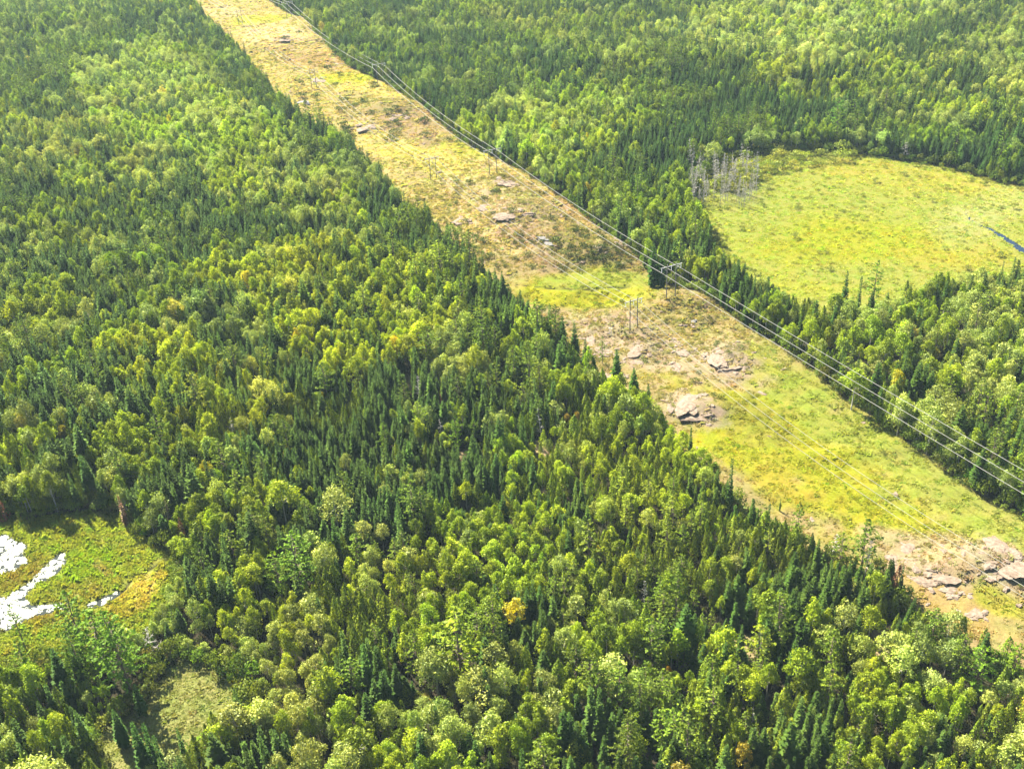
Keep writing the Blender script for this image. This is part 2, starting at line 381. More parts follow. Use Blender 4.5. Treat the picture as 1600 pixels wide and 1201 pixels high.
KINDS = {}   # name -> dict(mats, protos, nominal height)
def kind(name, leafm, barkm, gens):
    P = []
    for i, g in enumerate(gens):
        c, t = g(); both = join(c, t)
        P.append((c.mesh(name+'_crown', [leafm]), t.mesh(name+'_trunk', [barkm]), both.mesh(name+'_whole', [leafm, barkm]), max(v[2] for v in c.v), len(c.f)+len(t.f)))
    KINDS[name] = P
kind('spruce_tree', M_SPRUCE, M_BARK, [lambda h=h, r=r, cl=cl: mk_spruce(h, r, 0.25, cl) for h, r, cl in ((15, 1.9, 0), (17, 2.0, 0.1), (13, 1.5, 0.15), (16, 1.5, 0.25), (11, 1.7, 0), (18, 2.5, 0), (14, 1.25, 0.2), (16, 2.3, 0))])
kind('pine_tree', M_PINE, M_BARK, [lambda h=h, r=r, b=b: mk_pine(h, r, b) for h, r, b in ((22, 4.2, 0.16), (20, 3.8, 0.14), (24, 4.6, 0.2), (19, 4.2, 0.15), (21, 3.4, 0.12))])
kind('cedar_tree', M_CEDAR, M_BARK, [lambda h=h, r=r, n=n: mk_cedar(h, r, n) for h, r, n in ((11, 2.4, 620), (13, 2.1, 640), (12, 2.8, 700), (10, 1.9, 480), (14, 2.4, 700), (13, 1.6, 520))])
kind('aspen_tree', M_ASPEN, M_PALE, [lambda h=h, r=r, zc=zc, rz=rz, l=l: mk_broad(h, r, zc, rz, l, 34, 0.75, up=0.35) for h, r, zc, rz, l in
     ((15, 2.5, 10.0, 4.6, 20), (16, 2.8, 10.8, 4.8, 22), (14, 2.2, 9.4, 4.4, 18), (17, 3.1, 11.5, 5.0, 24), (13, 2.6, 8.8, 3.8, 20), (15, 2.0, 9.8, 5.0, 18))])
kind('birch_tree', M_BIRCH, M_PALE, [lambda h=h, r=r, zc=zc, rz=rz, l=l: mk_broad(h, r, zc, rz, l, 34, 0.72, up=0.3, lob=0.36) for h, r, zc, rz, l in
     ((15, 3.4, 9.8, 4.6, 24), (16, 3.9, 10.6, 4.6, 28), (14, 3.0, 9.2, 4.2, 22), (17, 3.6, 11.3, 5.2, 26), (13, 3.5, 8.4, 3.8, 24))])
kind('maple_tree', M_MAPLE, M_BARK, [lambda h=h, r=r: mk_broad(h, r, h*0.66, h*0.29, 18, 32, 0.7) for h, r in ((12, 2.6), (11, 2.2))])
kind('withered_tree', M_RUST, M_BARK, [lambda: mk_cedar(10, 1.9, 360), lambda: mk_spruce(12, 1.5)])
kind('dead_tree', M_DEAD, M_DEAD, [lambda: mk_dead(13, 2.4, 30, 4), lambda: mk_dead(15, 3.0, 34, 4), lambda: mk_dead(11, 1.6, 22, 2), lambda: mk_dead(12, 4.2, 24, 5, 0.5)])
kind('shrub', M_SHRUB, M_BARK, [lambda: mk_shrub(2.6, 1.9, 9, 24), lambda: mk_shrub(3.4, 2.3, 11, 24, 0.45), lambda: mk_shrub(1.6, 1.7, 8, 22, 0.36), lambda: mk_shrub(1.1, 1.9, 9, 18, 0.34)])

# ------------------------------------------------------------------ terrain sheet
def poly_color(X, Y):
    """albedo of the ground cover: grass, dry heath, wetland, forest floor"""
    px, py, _ = proj(X, Y, np.zeros_like(X))
    n1 = fbm(X, Y, 14, 41); n2 = fbm(X, Y, 5, 43); n3 = fbm(X, Y, 30, 47); n4 = fbm(X, Y, 2.2, 49, 3)
    C = np.empty((len(X), 3)); C[:] = (0.055, 0.050, 0.028)
    C *= (0.7+0.6*n2)[:, None]
    def lay(mask, col):
        C[:] = C*(1-mask[:, None]) + np.array(col)*mask[:, None]
    cs = sdist(X, Y, CORR) + (n2-0.5)*5
    mc = sstep(3, -2, cs)
    lay(mc, (0.38, 0.305, 0.125))
    def blob(x, y, rx, ry, col, st=1.0, ang=0.0, th=0.5, sp=0.25, nz=None):
        c, s = math.cos(ang), math.sin(ang); dx = px-x; dy = py-y
        e = np.sqrt(((dx*c+dy*s)/rx)**2+((-dx*s+dy*c)/ry)**2)
        nn = n1 if nz is None else nz
        mask = sstep(1.15, 0.55, e+(nn-0.5)*1.3)*st*mc
        lay(mask, col)
    YG = (0.375, 0.365, 0.028); LG = (0.315, 0.345, 0.060); TAN = (0.43, 0.335, 0.18); ROCKY = (0.42, 0.325, 0.225); BRN = (0.30, 0.205, 0.13); ORG = (0.47, 0.33, 0.10); OLV = (0.22, 0.215, 0.055)
    blob(1300, 720, 330, 110, YG, 1, 0.62); blob(1420, 720, 260, 70, LG, 0.85, 0.62); blob(1160, 690, 110, 70, YG, 1, 0.5); blob(1220, 760, 80, 40, (0.40, 0.34, 0.04), 0.8, 0.6)
    blob(1180, 660, 70, 40, OLV, 0.45, 0.4, nz=n2); blob(1060, 600, 90, 30, (0.39, 0.34, 0.05), 0.9, 0.5); blob(1240, 600, 120, 50, LG, 0.55, 0.6)
    blob(1480, 900, 150, 55, TAN, 0.9, 0.4); blob(1450, 905, 90, 30, ROCKY, 0.6, 0.5, nz=n2); blob(1560, 880, 70, 35, ROCKY, 0.8, 0.4, nz=n2); blob(1500, 950, 120, 30, ORG, 0.7, 0.5); blob(1570, 950, 60, 25, YG, 0.8, 0.5)
    blob(1400, 850, 70, 22, TAN, 0.8, 0.3); blob(1040, 520, 150, 75, TAN, 0.9, 0.5); blob(1000, 540, 90, 40, ROCKY, 0.6, 0.6, nz=n2); blob(1130, 565, 60, 32, ROCKY, 0.85, 0.5, nz=n2); blob(1075, 640, 60, 26, ROCKY, 0.9, 0.3, nz=n2)
    blob(930, 525, 60, 22, ROCKY, 0.7, 0.3, nz=n2); blob(1060, 500, 100, 40, (0.39, 0.33, 0.07), 0.4, 0.5, nz=n2)
    blob(830, 350, 170, 80, (0.41, 0.31, 0.15), 0.9, 0.55); blob(850, 370, 120, 48, BRN, 0.75, 0.6, nz=n2); blob(800, 320, 70, 34, (0.30, 0.185, 0.12), 0.6, 0.5, nz=n2); blob(935, 395, 60, 24, BRN, 0.6, 0.3, nz=n2); blob(900, 330, 50, 26, (0.34, 0.22, 0.13), 0.6, 0.6, nz=n2); blob(760, 300, 90, 30, TAN, 0.9, 0.3); blob(930, 400, 80, 36, OLV, 0.5, 0.2, nz=n2); blob(800, 340, 70, 25, ROCKY, 0.6, 0.3, nz=n2)
    blob(850, 340, 90, 25, OLV, 0.4, 0.5, nz=n2)
    blob(650, 245, 100, 26, (0.44, 0.36, 0.10), 0.9, 0.3); blob(730, 225, 70, 18, YG, 0.7, 0.3); blob(630, 190, 100, 28, BRN, 0.65, 0.3, nz=n2); blob(590, 170, 60, 20, OLV, 0.4, 0.2, nz=n2)
    blob(560, 128, 100, 20, (0.46, 0.37, 0.13), 0.9, 0.3); blob(545, 122, 70, 8, YG, 0.8, 0.0, nz=n3); blob(500, 95, 70, 18, (0.33, 0.2, 0.12), 0.6, 0.1, nz=n2); blob(440, 60, 70, 22, (0.48, 0.36, 0.20), 0.9, 0.2); blob(400, 33, 60, 7, YG, 0.7, -0.1, nz=n3); blob(350, 20, 40, 12, TAN, 0.7)
    blob(885, 458, 150, 34, YG, 1.0, 0.0, nz=n3); blob(930, 440, 110, 14, LG, 0.8, 0.0, nz=n3); blob(870, 492, 80, 10, TAN, 0.6, 0.1)
    # wetland
    ms = sdist(X, Y, MARSH)+(n2-0.5)*9; mm = sstep(6, -3, ms)
    lay(mm, (0.40, 0.42, 0.08))
    def mblob(x, y, rx, ry, col, st=1.0, ang=0.0, nz=None):
        c, s = math.cos(ang), math.sin(ang); dx = px-x; dy = py-y
        e = np.sqrt(((dx*c+dy*s)/rx)**2+((-dx*s+dy*c)/ry)**2)
        lay(sstep(1.15, 0.45, e+((n3 if nz is None else nz)-0.5)*1.2)*st*mm, col)
    mblob(1330, 380, 170, 55, (0.43, 0.44, 0.035), 1.0); mblob(1480, 290, 170, 30, (0.48, 0.44, 0.075), 0.8); mblob(1500, 400, 120, 25, (0.48, 0.42, 0.06), 0.6, nz=n1); mblob(1340, 262, 100, 14, (0.48, 0.42, 0.07), 0.6)
    mblob(1520, 345, 80, 40, (0.48, 0.48, 0.17), 0.9); mblob(1570, 310, 70, 40, (0.47, 0.48, 0.14), 0.7); mblob(1180, 330, 80, 50, (0.39, 0.42, 0.08), 0.8); mblob(1250, 450, 110, 22, (0.45, 0.45, 0.06), 0.8); mblob(1160, 300, 60, 30, (0.38, 0.39, 0.15), 0.6)
    # pond margin
    ps = sdist(X, Y, POND)+(n2-0.5)*3; pm = sstep(2, -1.5, ps)
    lay(pm, (0.27, 0.29, 0.050))
    def pblob(x, y, rx, ry, col, st=1.0, ang=0.0, nz=None):
        c, s = math.cos(ang), math.sin(ang); dx = px-x; dy = py-y
        e = np.sqrt(((dx*c+dy*s)/rx)**2+((-dx*s+dy*c)/ry)**2)
        lay(sstep(1.15, 0.45, e+((n1 if nz is None else nz)-0.5)*1.2)*st*pm, col)
    pblob(140, 880, 60, 28, (0.25, 0.32, 0.03), 0.9, -0.3); pblob(215, 845, 50, 18, (0.40, 0.40, 0.09), 0.8, 0.5); pblob(120, 925, 60, 20, (0.26, 0.23, 0.06), 0.7, -0.3, n2); pblob(205, 940, 60, 20, (0.32, 0.27, 0.05), 1, -0.5); pblob(235, 915, 40, 20, (0.52, 0.40, 0.11), 0.7, -0.6)
    pblob(160, 888, 18, 10, (0.33, 0.26, 0.13), 0.8, 0.8, n2); pblob(60, 965, 60, 14, (0.24, 0.16, 0.05), 0.8); pblob(30, 900, 50, 16, (0.25, 0.19, 0.05), 0.8, -0.6)
    gs = sdist(X, Y, GLADE)+(n2-0.5)*2.5; lay(sstep(1.5, -1.5, gs), (0.27, 0.275, 0.085))
    for Lp in LEDGES: lay(sstep(1.5, -1.0, sdist(X, Y, Lp)+(n2-0.5)*2), (0.36, 0.29, 0.14))
    # muddy bed under and beside water
    for Wp in WATER: lay(sstep(0.7, -0.3, sdist(X, Y, Wp)), (0.05, 0.045, 0.03))
    wd = np.minimum(dist_poly(X, Y, RILL, False), dist_poly(X, Y, DITCH, False)); lay(sstep(1.0, 0.2, wd), (0.06, 0.055, 0.03))
    C *= (0.47+0.06*n4)[:, None]*(1-0.34*mm)[:, None]*(1-np.where(Y < 560, 0.20, -0.02)*mc)[:, None]
    return C, mc, mm, pm

def grid_sheet():
    ys = [-6000., -2500, -800, -200, 40]
    y = 90.0
    while y < 1750: ys.append(y); y += max(0.9, (y*y+CAM_H**2)/CAM_H*0.00115)
    ys += [1850, 2050, 2400, 3000, 4200, 6200, 9000]
    inner = np.linspace(-1, 1, 520)
    ss = np.concatenate([[-30, -12, -5, -2.4, -1.5, -1.15], inner, [1.15, 1.5, 2.4, 5, 12, 30]])
    ys = np.array(ys); hw = np.clip(115+0.50*np.clip(ys, 0, 1800), 160, None)
    Xg = ss[None, :]*hw[:, None]; Xg = np.clip(Xg, -9000, 9000); Yg = np.repeat(ys[:, None], len(ss), 1)
    shp = Xg.shape; X = Xg.ravel(); Y = Yg.ravel()
    far = (Y < 60) | (Y > 1800) | (np.abs(np.repeat(ss[None, :], len(ys), 0).ravel()) > 1.2)
    Z = height_exact(X, Y)*np.where(far, 0.3, 1.0)
    C, mc, mm, pm = poly_color(X, Y)
    nr, ncol = shp; idx = np.arange(nr*ncol).reshape(shp)
    q = np.stack([idx[:-1, :-1], idx[:-1, 1:], idx[1:, 1:], idx[1:, :-1]], -1).reshape(-1, 4)
    me = bpy.data.meshes.new('ground')
    me.vertices.add(len(X)); me.vertices.foreach_set('co', np.stack([X, Y, Z], 1).astype(np.float32).ravel())
    me.loops.add(q.size); me.loops.foreach_set('vertex_index', q.astype(np.int32).ravel())
    me.polygons.add(len(q)); me.polygons.foreach_set('loop_start', (np.arange(len(q))*4).astype(np.int32))
    me.update(calc_edges=True)
    a = me.attributes.new('cover', 'FLOAT_COLOR', 'POINT'); a.data.foreach_set('color', np.concatenate([C, np.ones((len(C), 1))], 1).astype(np.float32).ravel())
    me.polygons.foreach_set('use_smooth', np.ones(len(q), bool))
    return me
def ground_mat():
    mt, n = new_mat('ground_cover'); L = n.links
    a = N(n, 'ShaderNodeAttribute', attribute_name='cover'); g = N(n, 'ShaderNodeNewGeometry')
    n1 = N(n, 'ShaderNodeTexNoise'); n1.inputs['Scale'].default_value = 0.9; n1.inputs['Detail'].default_value = 8; n1.inputs['Roughness'].default_value = 0.7; L.new(g.outputs['Position'], n1.inputs['Vector'])
    n2 = N(n, 'ShaderNodeTexNoise'); n2.inputs['Scale'].default_value = 0.13; n2.inputs['Detail'].default_value = 5; L.new(g.outputs['Position'], n2.inputs['Vector'])
    r1 = N(n, 'ShaderNodeMapRange'); r1.inputs[1].default_value = 0.3; r1.inputs[2].default_value = 0.7; r1.inputs[3].default_value = 0.70; r1.inputs[4].default_value = 1.25; L.new(n1.outputs['Fac'], r1.inputs[0])
    rc = N(n, 'ShaderNodeValToRGB'); L.new(n2.outputs['Fac'], rc.inputs[0]); e = rc.color_ramp.elements
    e[0].position = 0.35; e[0].color = (0.92, 1.02, 0.85, 1); e[1].position = 0.65; e[1].color = (1.1, 0.98, 1.08, 1)
    c = vmath(n, 'MULTIPLY', a.outputs['Color'], rc.outputs[0])
    sc = N(n, 'ShaderNodeVectorMath', operation='SCALE'); L.new(c, sc.inputs[0]); L.new(r1.outputs[0], sc.inputs['Scale'])
    b = N(n, 'ShaderNodeBsdfDiffuse'); L.new(sc.outputs[0], b.inputs['Color'])
    bp = N(n, 'ShaderNodeBump'); bp.inputs['Strength'].default_value = 0.7; bp.inputs['Distance'].default_value = 0.5; L.new(n1.outputs['Fac'], bp.inputs['Height']); L.new(bp.outputs[0], b.inputs['Normal'])
    o = N(n, 'ShaderNodeOutputMaterial'); L.new(b.outputs[0], o.inputs[0]); return mt
gme = grid_sheet(); gme.materials.append(ground_mat())
tag(mesh_obj('ground', gme), kind='structure')

# ------------------------------------------------------------------ water
def water_mat(name, col, rough, bump, scale):
    mt, n = new_mat(name); L = n.links
    b = N(n, 'ShaderNodeBsdfPrincipled'); b.inputs['Base Color'].default_value = (*col, 1); b.inputs['Roughness'].default_value = rough; b.inputs['IOR'].default_value = 1.33
    g = N(n, 'ShaderNodeNewGeometry'); nz = N(n, 'ShaderNodeTexNoise'); nz.inputs['Scale'].default_value = scale; nz.inputs['Detail'].default_value = 4; L.new(g.outputs['Position'], nz.inputs['Vector'])
    bp = N(n, 'ShaderNodeBump'); bp.inputs['Strength'].default_value = 0.5; bp.inputs['Distance'].default_value = bump; L.new(nz.outputs['Fac'], bp.inputs['Height']); L.new(bp.outputs[0], b.inputs['Normal'])
    o = N(n, 'ShaderNodeOutputMaterial'); L.new(b.outputs[0], o.inputs[0]); return mt
M_POND = water_mat('pond_water', (0.012, 0.018, 0.014), 0.04, 0.004, 1.2)
M_CREEK = water_mat('creek_water', (0.008, 0.016, 0.030), 0.06, 0.015, 0.6)
import bmesh
def flat_poly(name, P, z, mat):
    bm = bmesh.new(); vs = [bm.verts.new((x, y, z)) for x, y in P]; f = bm.faces.new(vs); f.normal_update()
    if f.normal.z < 0: f.normal_flip()
    bmesh.ops.triangulate(bm, faces=bm.faces[:]); me = bpy.data.meshes.new(name); bm.to_mesh(me); bm.free(); me.materials.append(mat); return me
for Wp in WATER:
    tag(mesh_obj('pond_water', flat_poly('pond_water', Wp, -0.14, M_POND)), kind='structure')
mb = MB(); L_, R_ = [], []
for i in range(len(CREEK)):
    t = CREEK[min(i+1, len(CREEK)-1)]-CREEK[max(i-1, 0)]; t = t/np.linalg.norm(t); nrm = np.array((-t[1], t[0]))
    L_.append(CREEK[i]+nrm*(CREEK_W[i]+0.5)); R_.append(CREEK[i]-nrm*(CREEK_W[i]+0.5))
for i in range(len(CREEK)-1):
    mb.quad((*R_[i], -0.22), (*R_[i+1], -0.22), (*L_[i+1], -0.22), (*L_[i], -0.22))
tag(mesh_obj('creek_water', mb.mesh('creek_water', [M_CREEK])), kind='structure')

# ------------------------------------------------------------------ scattering with one geometry-node tree per mass
def scatter(name, protos, pos, idx, rot, scl, tint):
    """one object of kind stuff: points carrying instances of protos"""
    src = bpy.data.collections.new(name+'_sources')
    for i, me in enumerate(protos): src.objects.link(bpy.data.objects.new('%s_source_%03d' % (name, i), me))
    me = bpy.data.meshes.new(name); n = len(pos); me.vertices.add(n); me.vertices.foreach_set('co', np.asarray(pos, np.float32).ravel())
    for nm, ty, key, d in (('pick', 'INT', 'value', np.asarray(idx, np.int32)), ('turn', 'FLOAT_VECTOR', 'vector', np.asarray(rot, np.float32)), ('size', 'FLOAT_VECTOR', 'vector', np.asarray(scl, np.float32)),
                           ('tint', 'FLOAT_COLOR', 'color', np.concatenate([tint, np.ones((n, 1))], 1).astype(np.float32))):
        a = me.attributes.new(nm, ty, 'POINT'); a.data.foreach_set(key, d.ravel())
    o = tag(mesh_obj(name, me), kind='stuff')
    g = bpy.data.node_groups.new(name+'_nodes', 'GeometryNodeTree')
    g.interface.new_socket('Geometry', in_out='INPUT', socket_type='NodeSocketGeometry'); g.interface.new_socket('Geometry', in_out='OUTPUT', socket_type='NodeSocketGeometry')
    gi = g.nodes.new('NodeGroupInput'); go = g.nodes.new('NodeGroupOutput'); ci = g.nodes.new('GeometryNodeCollectionInfo'); ip = g.nodes.new('GeometryNodeInstanceOnPoints')
    ci.inputs['Collection'].default_value = src; ci.inputs['Separate Children'].default_value = True; ci.inputs['Reset Children'].default_value = True
    def attr(nm, ty):
        x = g.nodes.new('GeometryNodeInputNamedAttribute'); x.data_type = ty; x.inputs['Name'].default_value = nm; return x.outputs['Attribute']
    L = g.links
    m2p = g.nodes.new('GeometryNodeMeshToPoints'); L.new(gi.outputs[0], m2p.inputs['Mesh']); L.new(m2p.outputs[0], ip.inputs['Points'])
    L.new(ci.outputs[0], ip.inputs['Instance']); ip.inputs['Pick Instance'].default_value = True
    L.new(attr('pick', 'INT'), ip.inputs['Instance Index']); L.new(attr('turn', 'FLOAT_VECTOR'), ip.inputs['Rotation']); L.new(attr('size', 'FLOAT_VECTOR'), ip.inputs['Scale'])
    L.new(ip.outputs[0], go.inputs[0])
    md = o.modifiers.new('scatter', 'NODES'); md.node_group = g
    return o

# ------------------------------------------------------------------ which tree grows where
NAMES = ['spruce_tree', 'pine_tree', 'cedar_tree', 'aspen_tree', 'birch_tree']
#            photo polygon, weights (spruce, pine, cedar, aspen, birch), tint, density, height factor
ZONES = [
    ([(1385, 900), (1450, 900), (1560, 950), (1620, 1000), (1620, 1080), (1500, 1080), (1400, 1040)], (.05, .05, .15, .05, .70), (.95, .98, 1.05), 1.0, .85),
    ([(800, 690), (900, 650), (1110, 660), (1220, 790), (1180, 850), (1000, 850), (820, 800)], (.18, .03, .30, .45, .04), (1.2, 1.18, .9), 1.25, .72),
    ([(620, 800), (900, 790), (1200, 850), (1280, 900), (1000, 920), (760, 930), (640, 900)], (.06, .06, .28, .40, .20), (1.0, 1.0, 1.0), 1.1, .85),
    ([(280, 425), (420, 395), (520, 385), (660, 420), (760, 440), (790, 500), (640, 540), (500, 590), (400, 520)], (.08, .03, .10, .70, .09), (1.35, 1.25, .9), 1.0, 1.0),
    ([(160, 560), (260, 520), (420, 560), (440, 640), (330, 720), (230, 650)], (.22, .02, .18, .50, .08), (1.25, 1.18, .9), 1.0, 1.0),
    ([(0, 470), (110, 450), (260, 460), (300, 520), (150, 560), (0, 550)], (.25, .03, .12, .35, .25), (1.0, 1.0, 1.0), 1.0, 1.0),
    ([(360, 560), (560, 580), (860, 560), (900, 640), (810, 720), (740, 840), (560, 830), (380, 800), (360, 680)], (.55, .05, .26, .07, .07), (.92, .95, .9), 1.3, .85),
    ([(680, 470), (780, 470), (920, 540), (1040, 600), (1060, 680), (900, 680), (760, 600)], (.48, .12, .20, .17, .03), (.95, 1.0, .9), 1.15, 1.0),
    ([(0, 640), (330, 660), (380, 800), (440, 860), (340, 960), (250, 960), (270, 830), (0, 830)], (.38, .03, .38, .13, .08), (.88, .9, .85), 1.1, 1.0),
    ([(0, 960), (300, 960), (330, 1040), (230, 1110), (0, 1110)], (.25, .15, .30, .25, .05), (.9, .95, .9), 1.0, 1.0),
    ([(310, 960), (560, 880), (640, 960), (520, 1090), (330, 1100)], (.04, .03, .18, .45, .30), (1.05, 1.03, 1.0), 1.0, .95),
    ([(0, 1100), (480, 1080), (480, 1260), (0, 1260)], (.18, .04, .28, .35, .15), (1.0, .98, .95), 1.0, 1.0),
    ([(480, 900), (1620, 900), (1620, 1260), (480, 1260)], (.17, .07, .36, .24, .16), (.98, .98, .92), 1.05, .95),
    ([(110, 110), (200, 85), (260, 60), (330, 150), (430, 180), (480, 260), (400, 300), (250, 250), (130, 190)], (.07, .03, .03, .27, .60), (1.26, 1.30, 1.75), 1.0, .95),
    ([(150, 150), (330, 140), (440, 190), (460, 230), (330, 210), (180, 190)], (.08, .03, .05, .77, .07), (1.45, 1.28, .9), 1.0, .9),
    ([(0, 190), (140, 180), (300, 260), (560, 300), (560, 345), (300, 330), (0, 280)], (.20, .03, .07, .30, .40), (1.15, 1.12, 1.1), 1.0, 1.0),
    ([(0, 290), (300, 310), (640, 320), (760, 430), (640, 400), (420, 400), (250, 470), (0, 470)], (.60, .06, .12, .14, .08), (.92, .95, .95), 1.3, .9),
    ([(0, 0), (300, 0), (340, 60), (260, 70), (130, 110), (110, 170), (0, 180)], (.42, .16, .06, .14, .22), (1.0, 1.08, 1.3), 1.1, 1.0),
    ([(300, 0), (400, 70), (560, 210), (560, 290), (440, 190), (330, 110)], (.52, .16, .08, .16, .08), (.9, 1.0, 1.0), 1.15, 1.0),
    # beyond the cut
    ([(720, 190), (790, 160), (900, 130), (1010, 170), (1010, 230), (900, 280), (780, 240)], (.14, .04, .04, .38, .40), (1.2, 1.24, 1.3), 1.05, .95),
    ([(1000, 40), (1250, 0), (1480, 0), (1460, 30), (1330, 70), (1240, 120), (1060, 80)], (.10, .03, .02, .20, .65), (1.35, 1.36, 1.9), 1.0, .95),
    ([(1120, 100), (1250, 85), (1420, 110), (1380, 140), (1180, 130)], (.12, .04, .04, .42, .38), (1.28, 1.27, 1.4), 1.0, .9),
    ([(1040, 120), (1160, 130), (1260, 170), (1400, 185), (1620, 230), (1620, 320), (1560, 288), (1440, 255), (1330, 240), (1200, 235), (1110, 245), (1060, 280), (1010, 260)], (.72, .07, .06, .11, .04), (.85, .95, 1.0), 1.45, .88),
    ([(1460, 100), (1620, 110), (1620, 240), (1400, 180)], (.28, .05, .05, .26, .36), (1.15, 1.15, 1.1), 1.1, 1.0),
    ([(470, 0), (640, 0), (900, 100), (900, 130), (760, 180), (700, 180), (560, 80)], (.55, .14, .05, .14, .12), (.88, .97, 1.02), 1.25, .95),
    ([(820, 250), (900, 270), (1060, 270), (1120, 340), (1130, 410), (1000, 400), (900, 330)], (.30, .14, .10, .40, .06), (.98, 1.03, .9), 1.1, 1.0),
    ([(1090, 380), (1160, 400), (1180, 440), (1100, 450), (1010, 450), (1020, 400)], (.18, .05, .07, .55, .15), (1.1, 1.05, .95), 1.1, .95),
    ([(1200, 440), (1620, 380), (1620, 640), (1500, 620), (1300, 540)], (.12, .05, .08, .33, .42), (1.0, 1.02, 1.0), 1.0, 1.0),
    ([(1050, 420), (1200, 440), (1620, 600), (1620, 850), (1400, 700), (1200, 560), (1100, 490)], (.20, .06, .16, .30, .28), (.95, 1.0, .92), 1.05, 1.0),
]
DEFAULT = ((.40, .10, .10, .20, .20), (.97, 1.0, 1.0), 1.1, .95)

def build_positions():
    cell = 3.12; out = []
    y = 150.0
    ys = np.arange(150, 1720, cell)
    for y in ys:
        hw = 110+0.47*y
        xs = np.arange(-hw, hw, cell)
        if int(round((y-150)/cell)) % 2: xs = xs+cell/2
        out.append(np.stack([xs, np.full(len(xs), y)], 1))
    P = np.concatenate(out); P += RNG.uniform(-0.46, 0.46, P.shape)*cell
    return P
P = build_positions(); X, Y = P[:, 0], P[:, 1]
keep = (D_CORR(X, Y) + (fbm(X, Y, 12, 77, 3)-0.5)*6 > 1.0) & (D_MARSH(X, Y)+(fbm(X, Y, 14, 78, 3)-0.5)*12 > 3.0) & (sdist(X, Y, POND) > 1.5) & (sdist(X, Y, GLADE) > 1.0)
for Lp in LEDGES: keep &= sdist(X, Y, Lp) > 0.5
X, Y = X[keep], Y[keep]; n = len(X)
px, py, dep = proj(X, Y, np.full(n, 8.0))
sc_ = 1.0/(dep/500.0)
wx = px+(fbm(X, Y, 40, 5)-0.5)*110*sc_+(RNG.random(n)-0.5)*30*sc_; wy = py+(fbm(X, Y, 40, 6)-0.5)*70*sc_+(RNG.random(n)-0.5)*18*sc_
Wt = np.empty((n, 5)); Wt[:] = DEFAULT[0]; TI = np.empty((n, 3)); TI[:] = DEFAULT[1]; DE = np.full(n, DEFAULT[2]); HF = np.full(n, DEFAULT[3])
done = np.zeros(n, bool)
for zp, zw, zt, zd, zh in ZONES:
    i_ = inside(wx, wy, zp) & ~done; done |= i_
    Wt[i_] = zw; TI[i_] = zt; DE[i_] = zd; HF[i_] = zh
Wt[:, 0] *= 1.6; Wt[:, 2] *= 1.15
# stands: species cluster
for k, (s, a) in enumerate(((26, 2.6), (45, 1.6), (18, 2.0), (24, 2.6), (28, 2.6))):
    Wt[:, k] *= np.exp(a*2.2*(fbm(X, Y, s, 200+k*9, 3)-0.5)*2)
Wt /= Wt.sum(1, keepdims=True)
sp = (RNG.random(n)[:, None] > np.cumsum(Wt, 1)).sum(1).clip(0, 4)
# crowns need room: thin out by species
room = np.array([0.98, 0.40, 0.85, 0.70, 0.50])[sp]
kp = RNG.random(n) < np.clip(room*DE*0.92, 0, 1)
X, Y, sp, TI, HF = X[kp], Y[kp], sp[kp], TI[kp], HF[kp]; n = len(X)
hfac = HF*np.clip(RNG.normal(1.0, 0.15, n), 0.55, 1.4)*(0.86+0.28*fbm(X, Y, 55, 301))
small = RNG.random(n) < 0.12; hfac = np.where(small, hfac*RNG.uniform(0.45, 0.75, n), hfac)
hfac = np.where((sp == 1), np.clip(hfac, 0.7, 1.15), hfac)
hfac = hfac*1.04; gd = sdist(X, Y, GLADE); hfac = np.where((gd < 17) & (Y > 225), hfac*np.clip(0.42+gd/40, .42, .85), hfac); pd = sdist(X, Y, POND); hfac = np.where((pd < 13) & (Y < 300), hfac*np.clip(0.40+pd/26, .4, .9), hfac); wfac = hfac*np.where(sp == 0, 1.18, np.where(sp == 2, 1.0, 0.97))*np.where(sp == 0, RNG.uniform(0.75, 1.4, n), np.clip(RNG.normal(1.0, 0.14, n), 0.7, 1.35))
proto = np.array([RNG.integers(0, len(KINDS[NAMES[s]])) for s in sp])
turn = RNG.uniform(0, 6.283, n)
lum = np.clip(RNG.normal(1.0, 0.2, n), 0.55, 1.6)*(0.85+0.3*fbm(X, Y, 30, 401))
hue = RNG.normal(0, 1, (n, 1))*np.array([[0.07, 0.02, 0.05]])+(fbm(X, Y, 35, 411)[:, None]-0.5)*np.array([[0.26, 0.0, -0.25]])
TN = np.clip(TI*lum[:, None]*(1+hue), 0.2, 2.2)
# a few trees already turning
au = RNG.random(n) < np.where(sp == 3, 0.007, np.where(sp == 4, 0.006, np.where(sp == 2, 0.005, 0.0)))
TN[au] *= np.array([1.55, 1.12, 0.75])

TREES = dict(X=X, Y=Y, sp=sp, sx=wfac, sz=hfac, proto=proto, turn=turn, tint=TN)
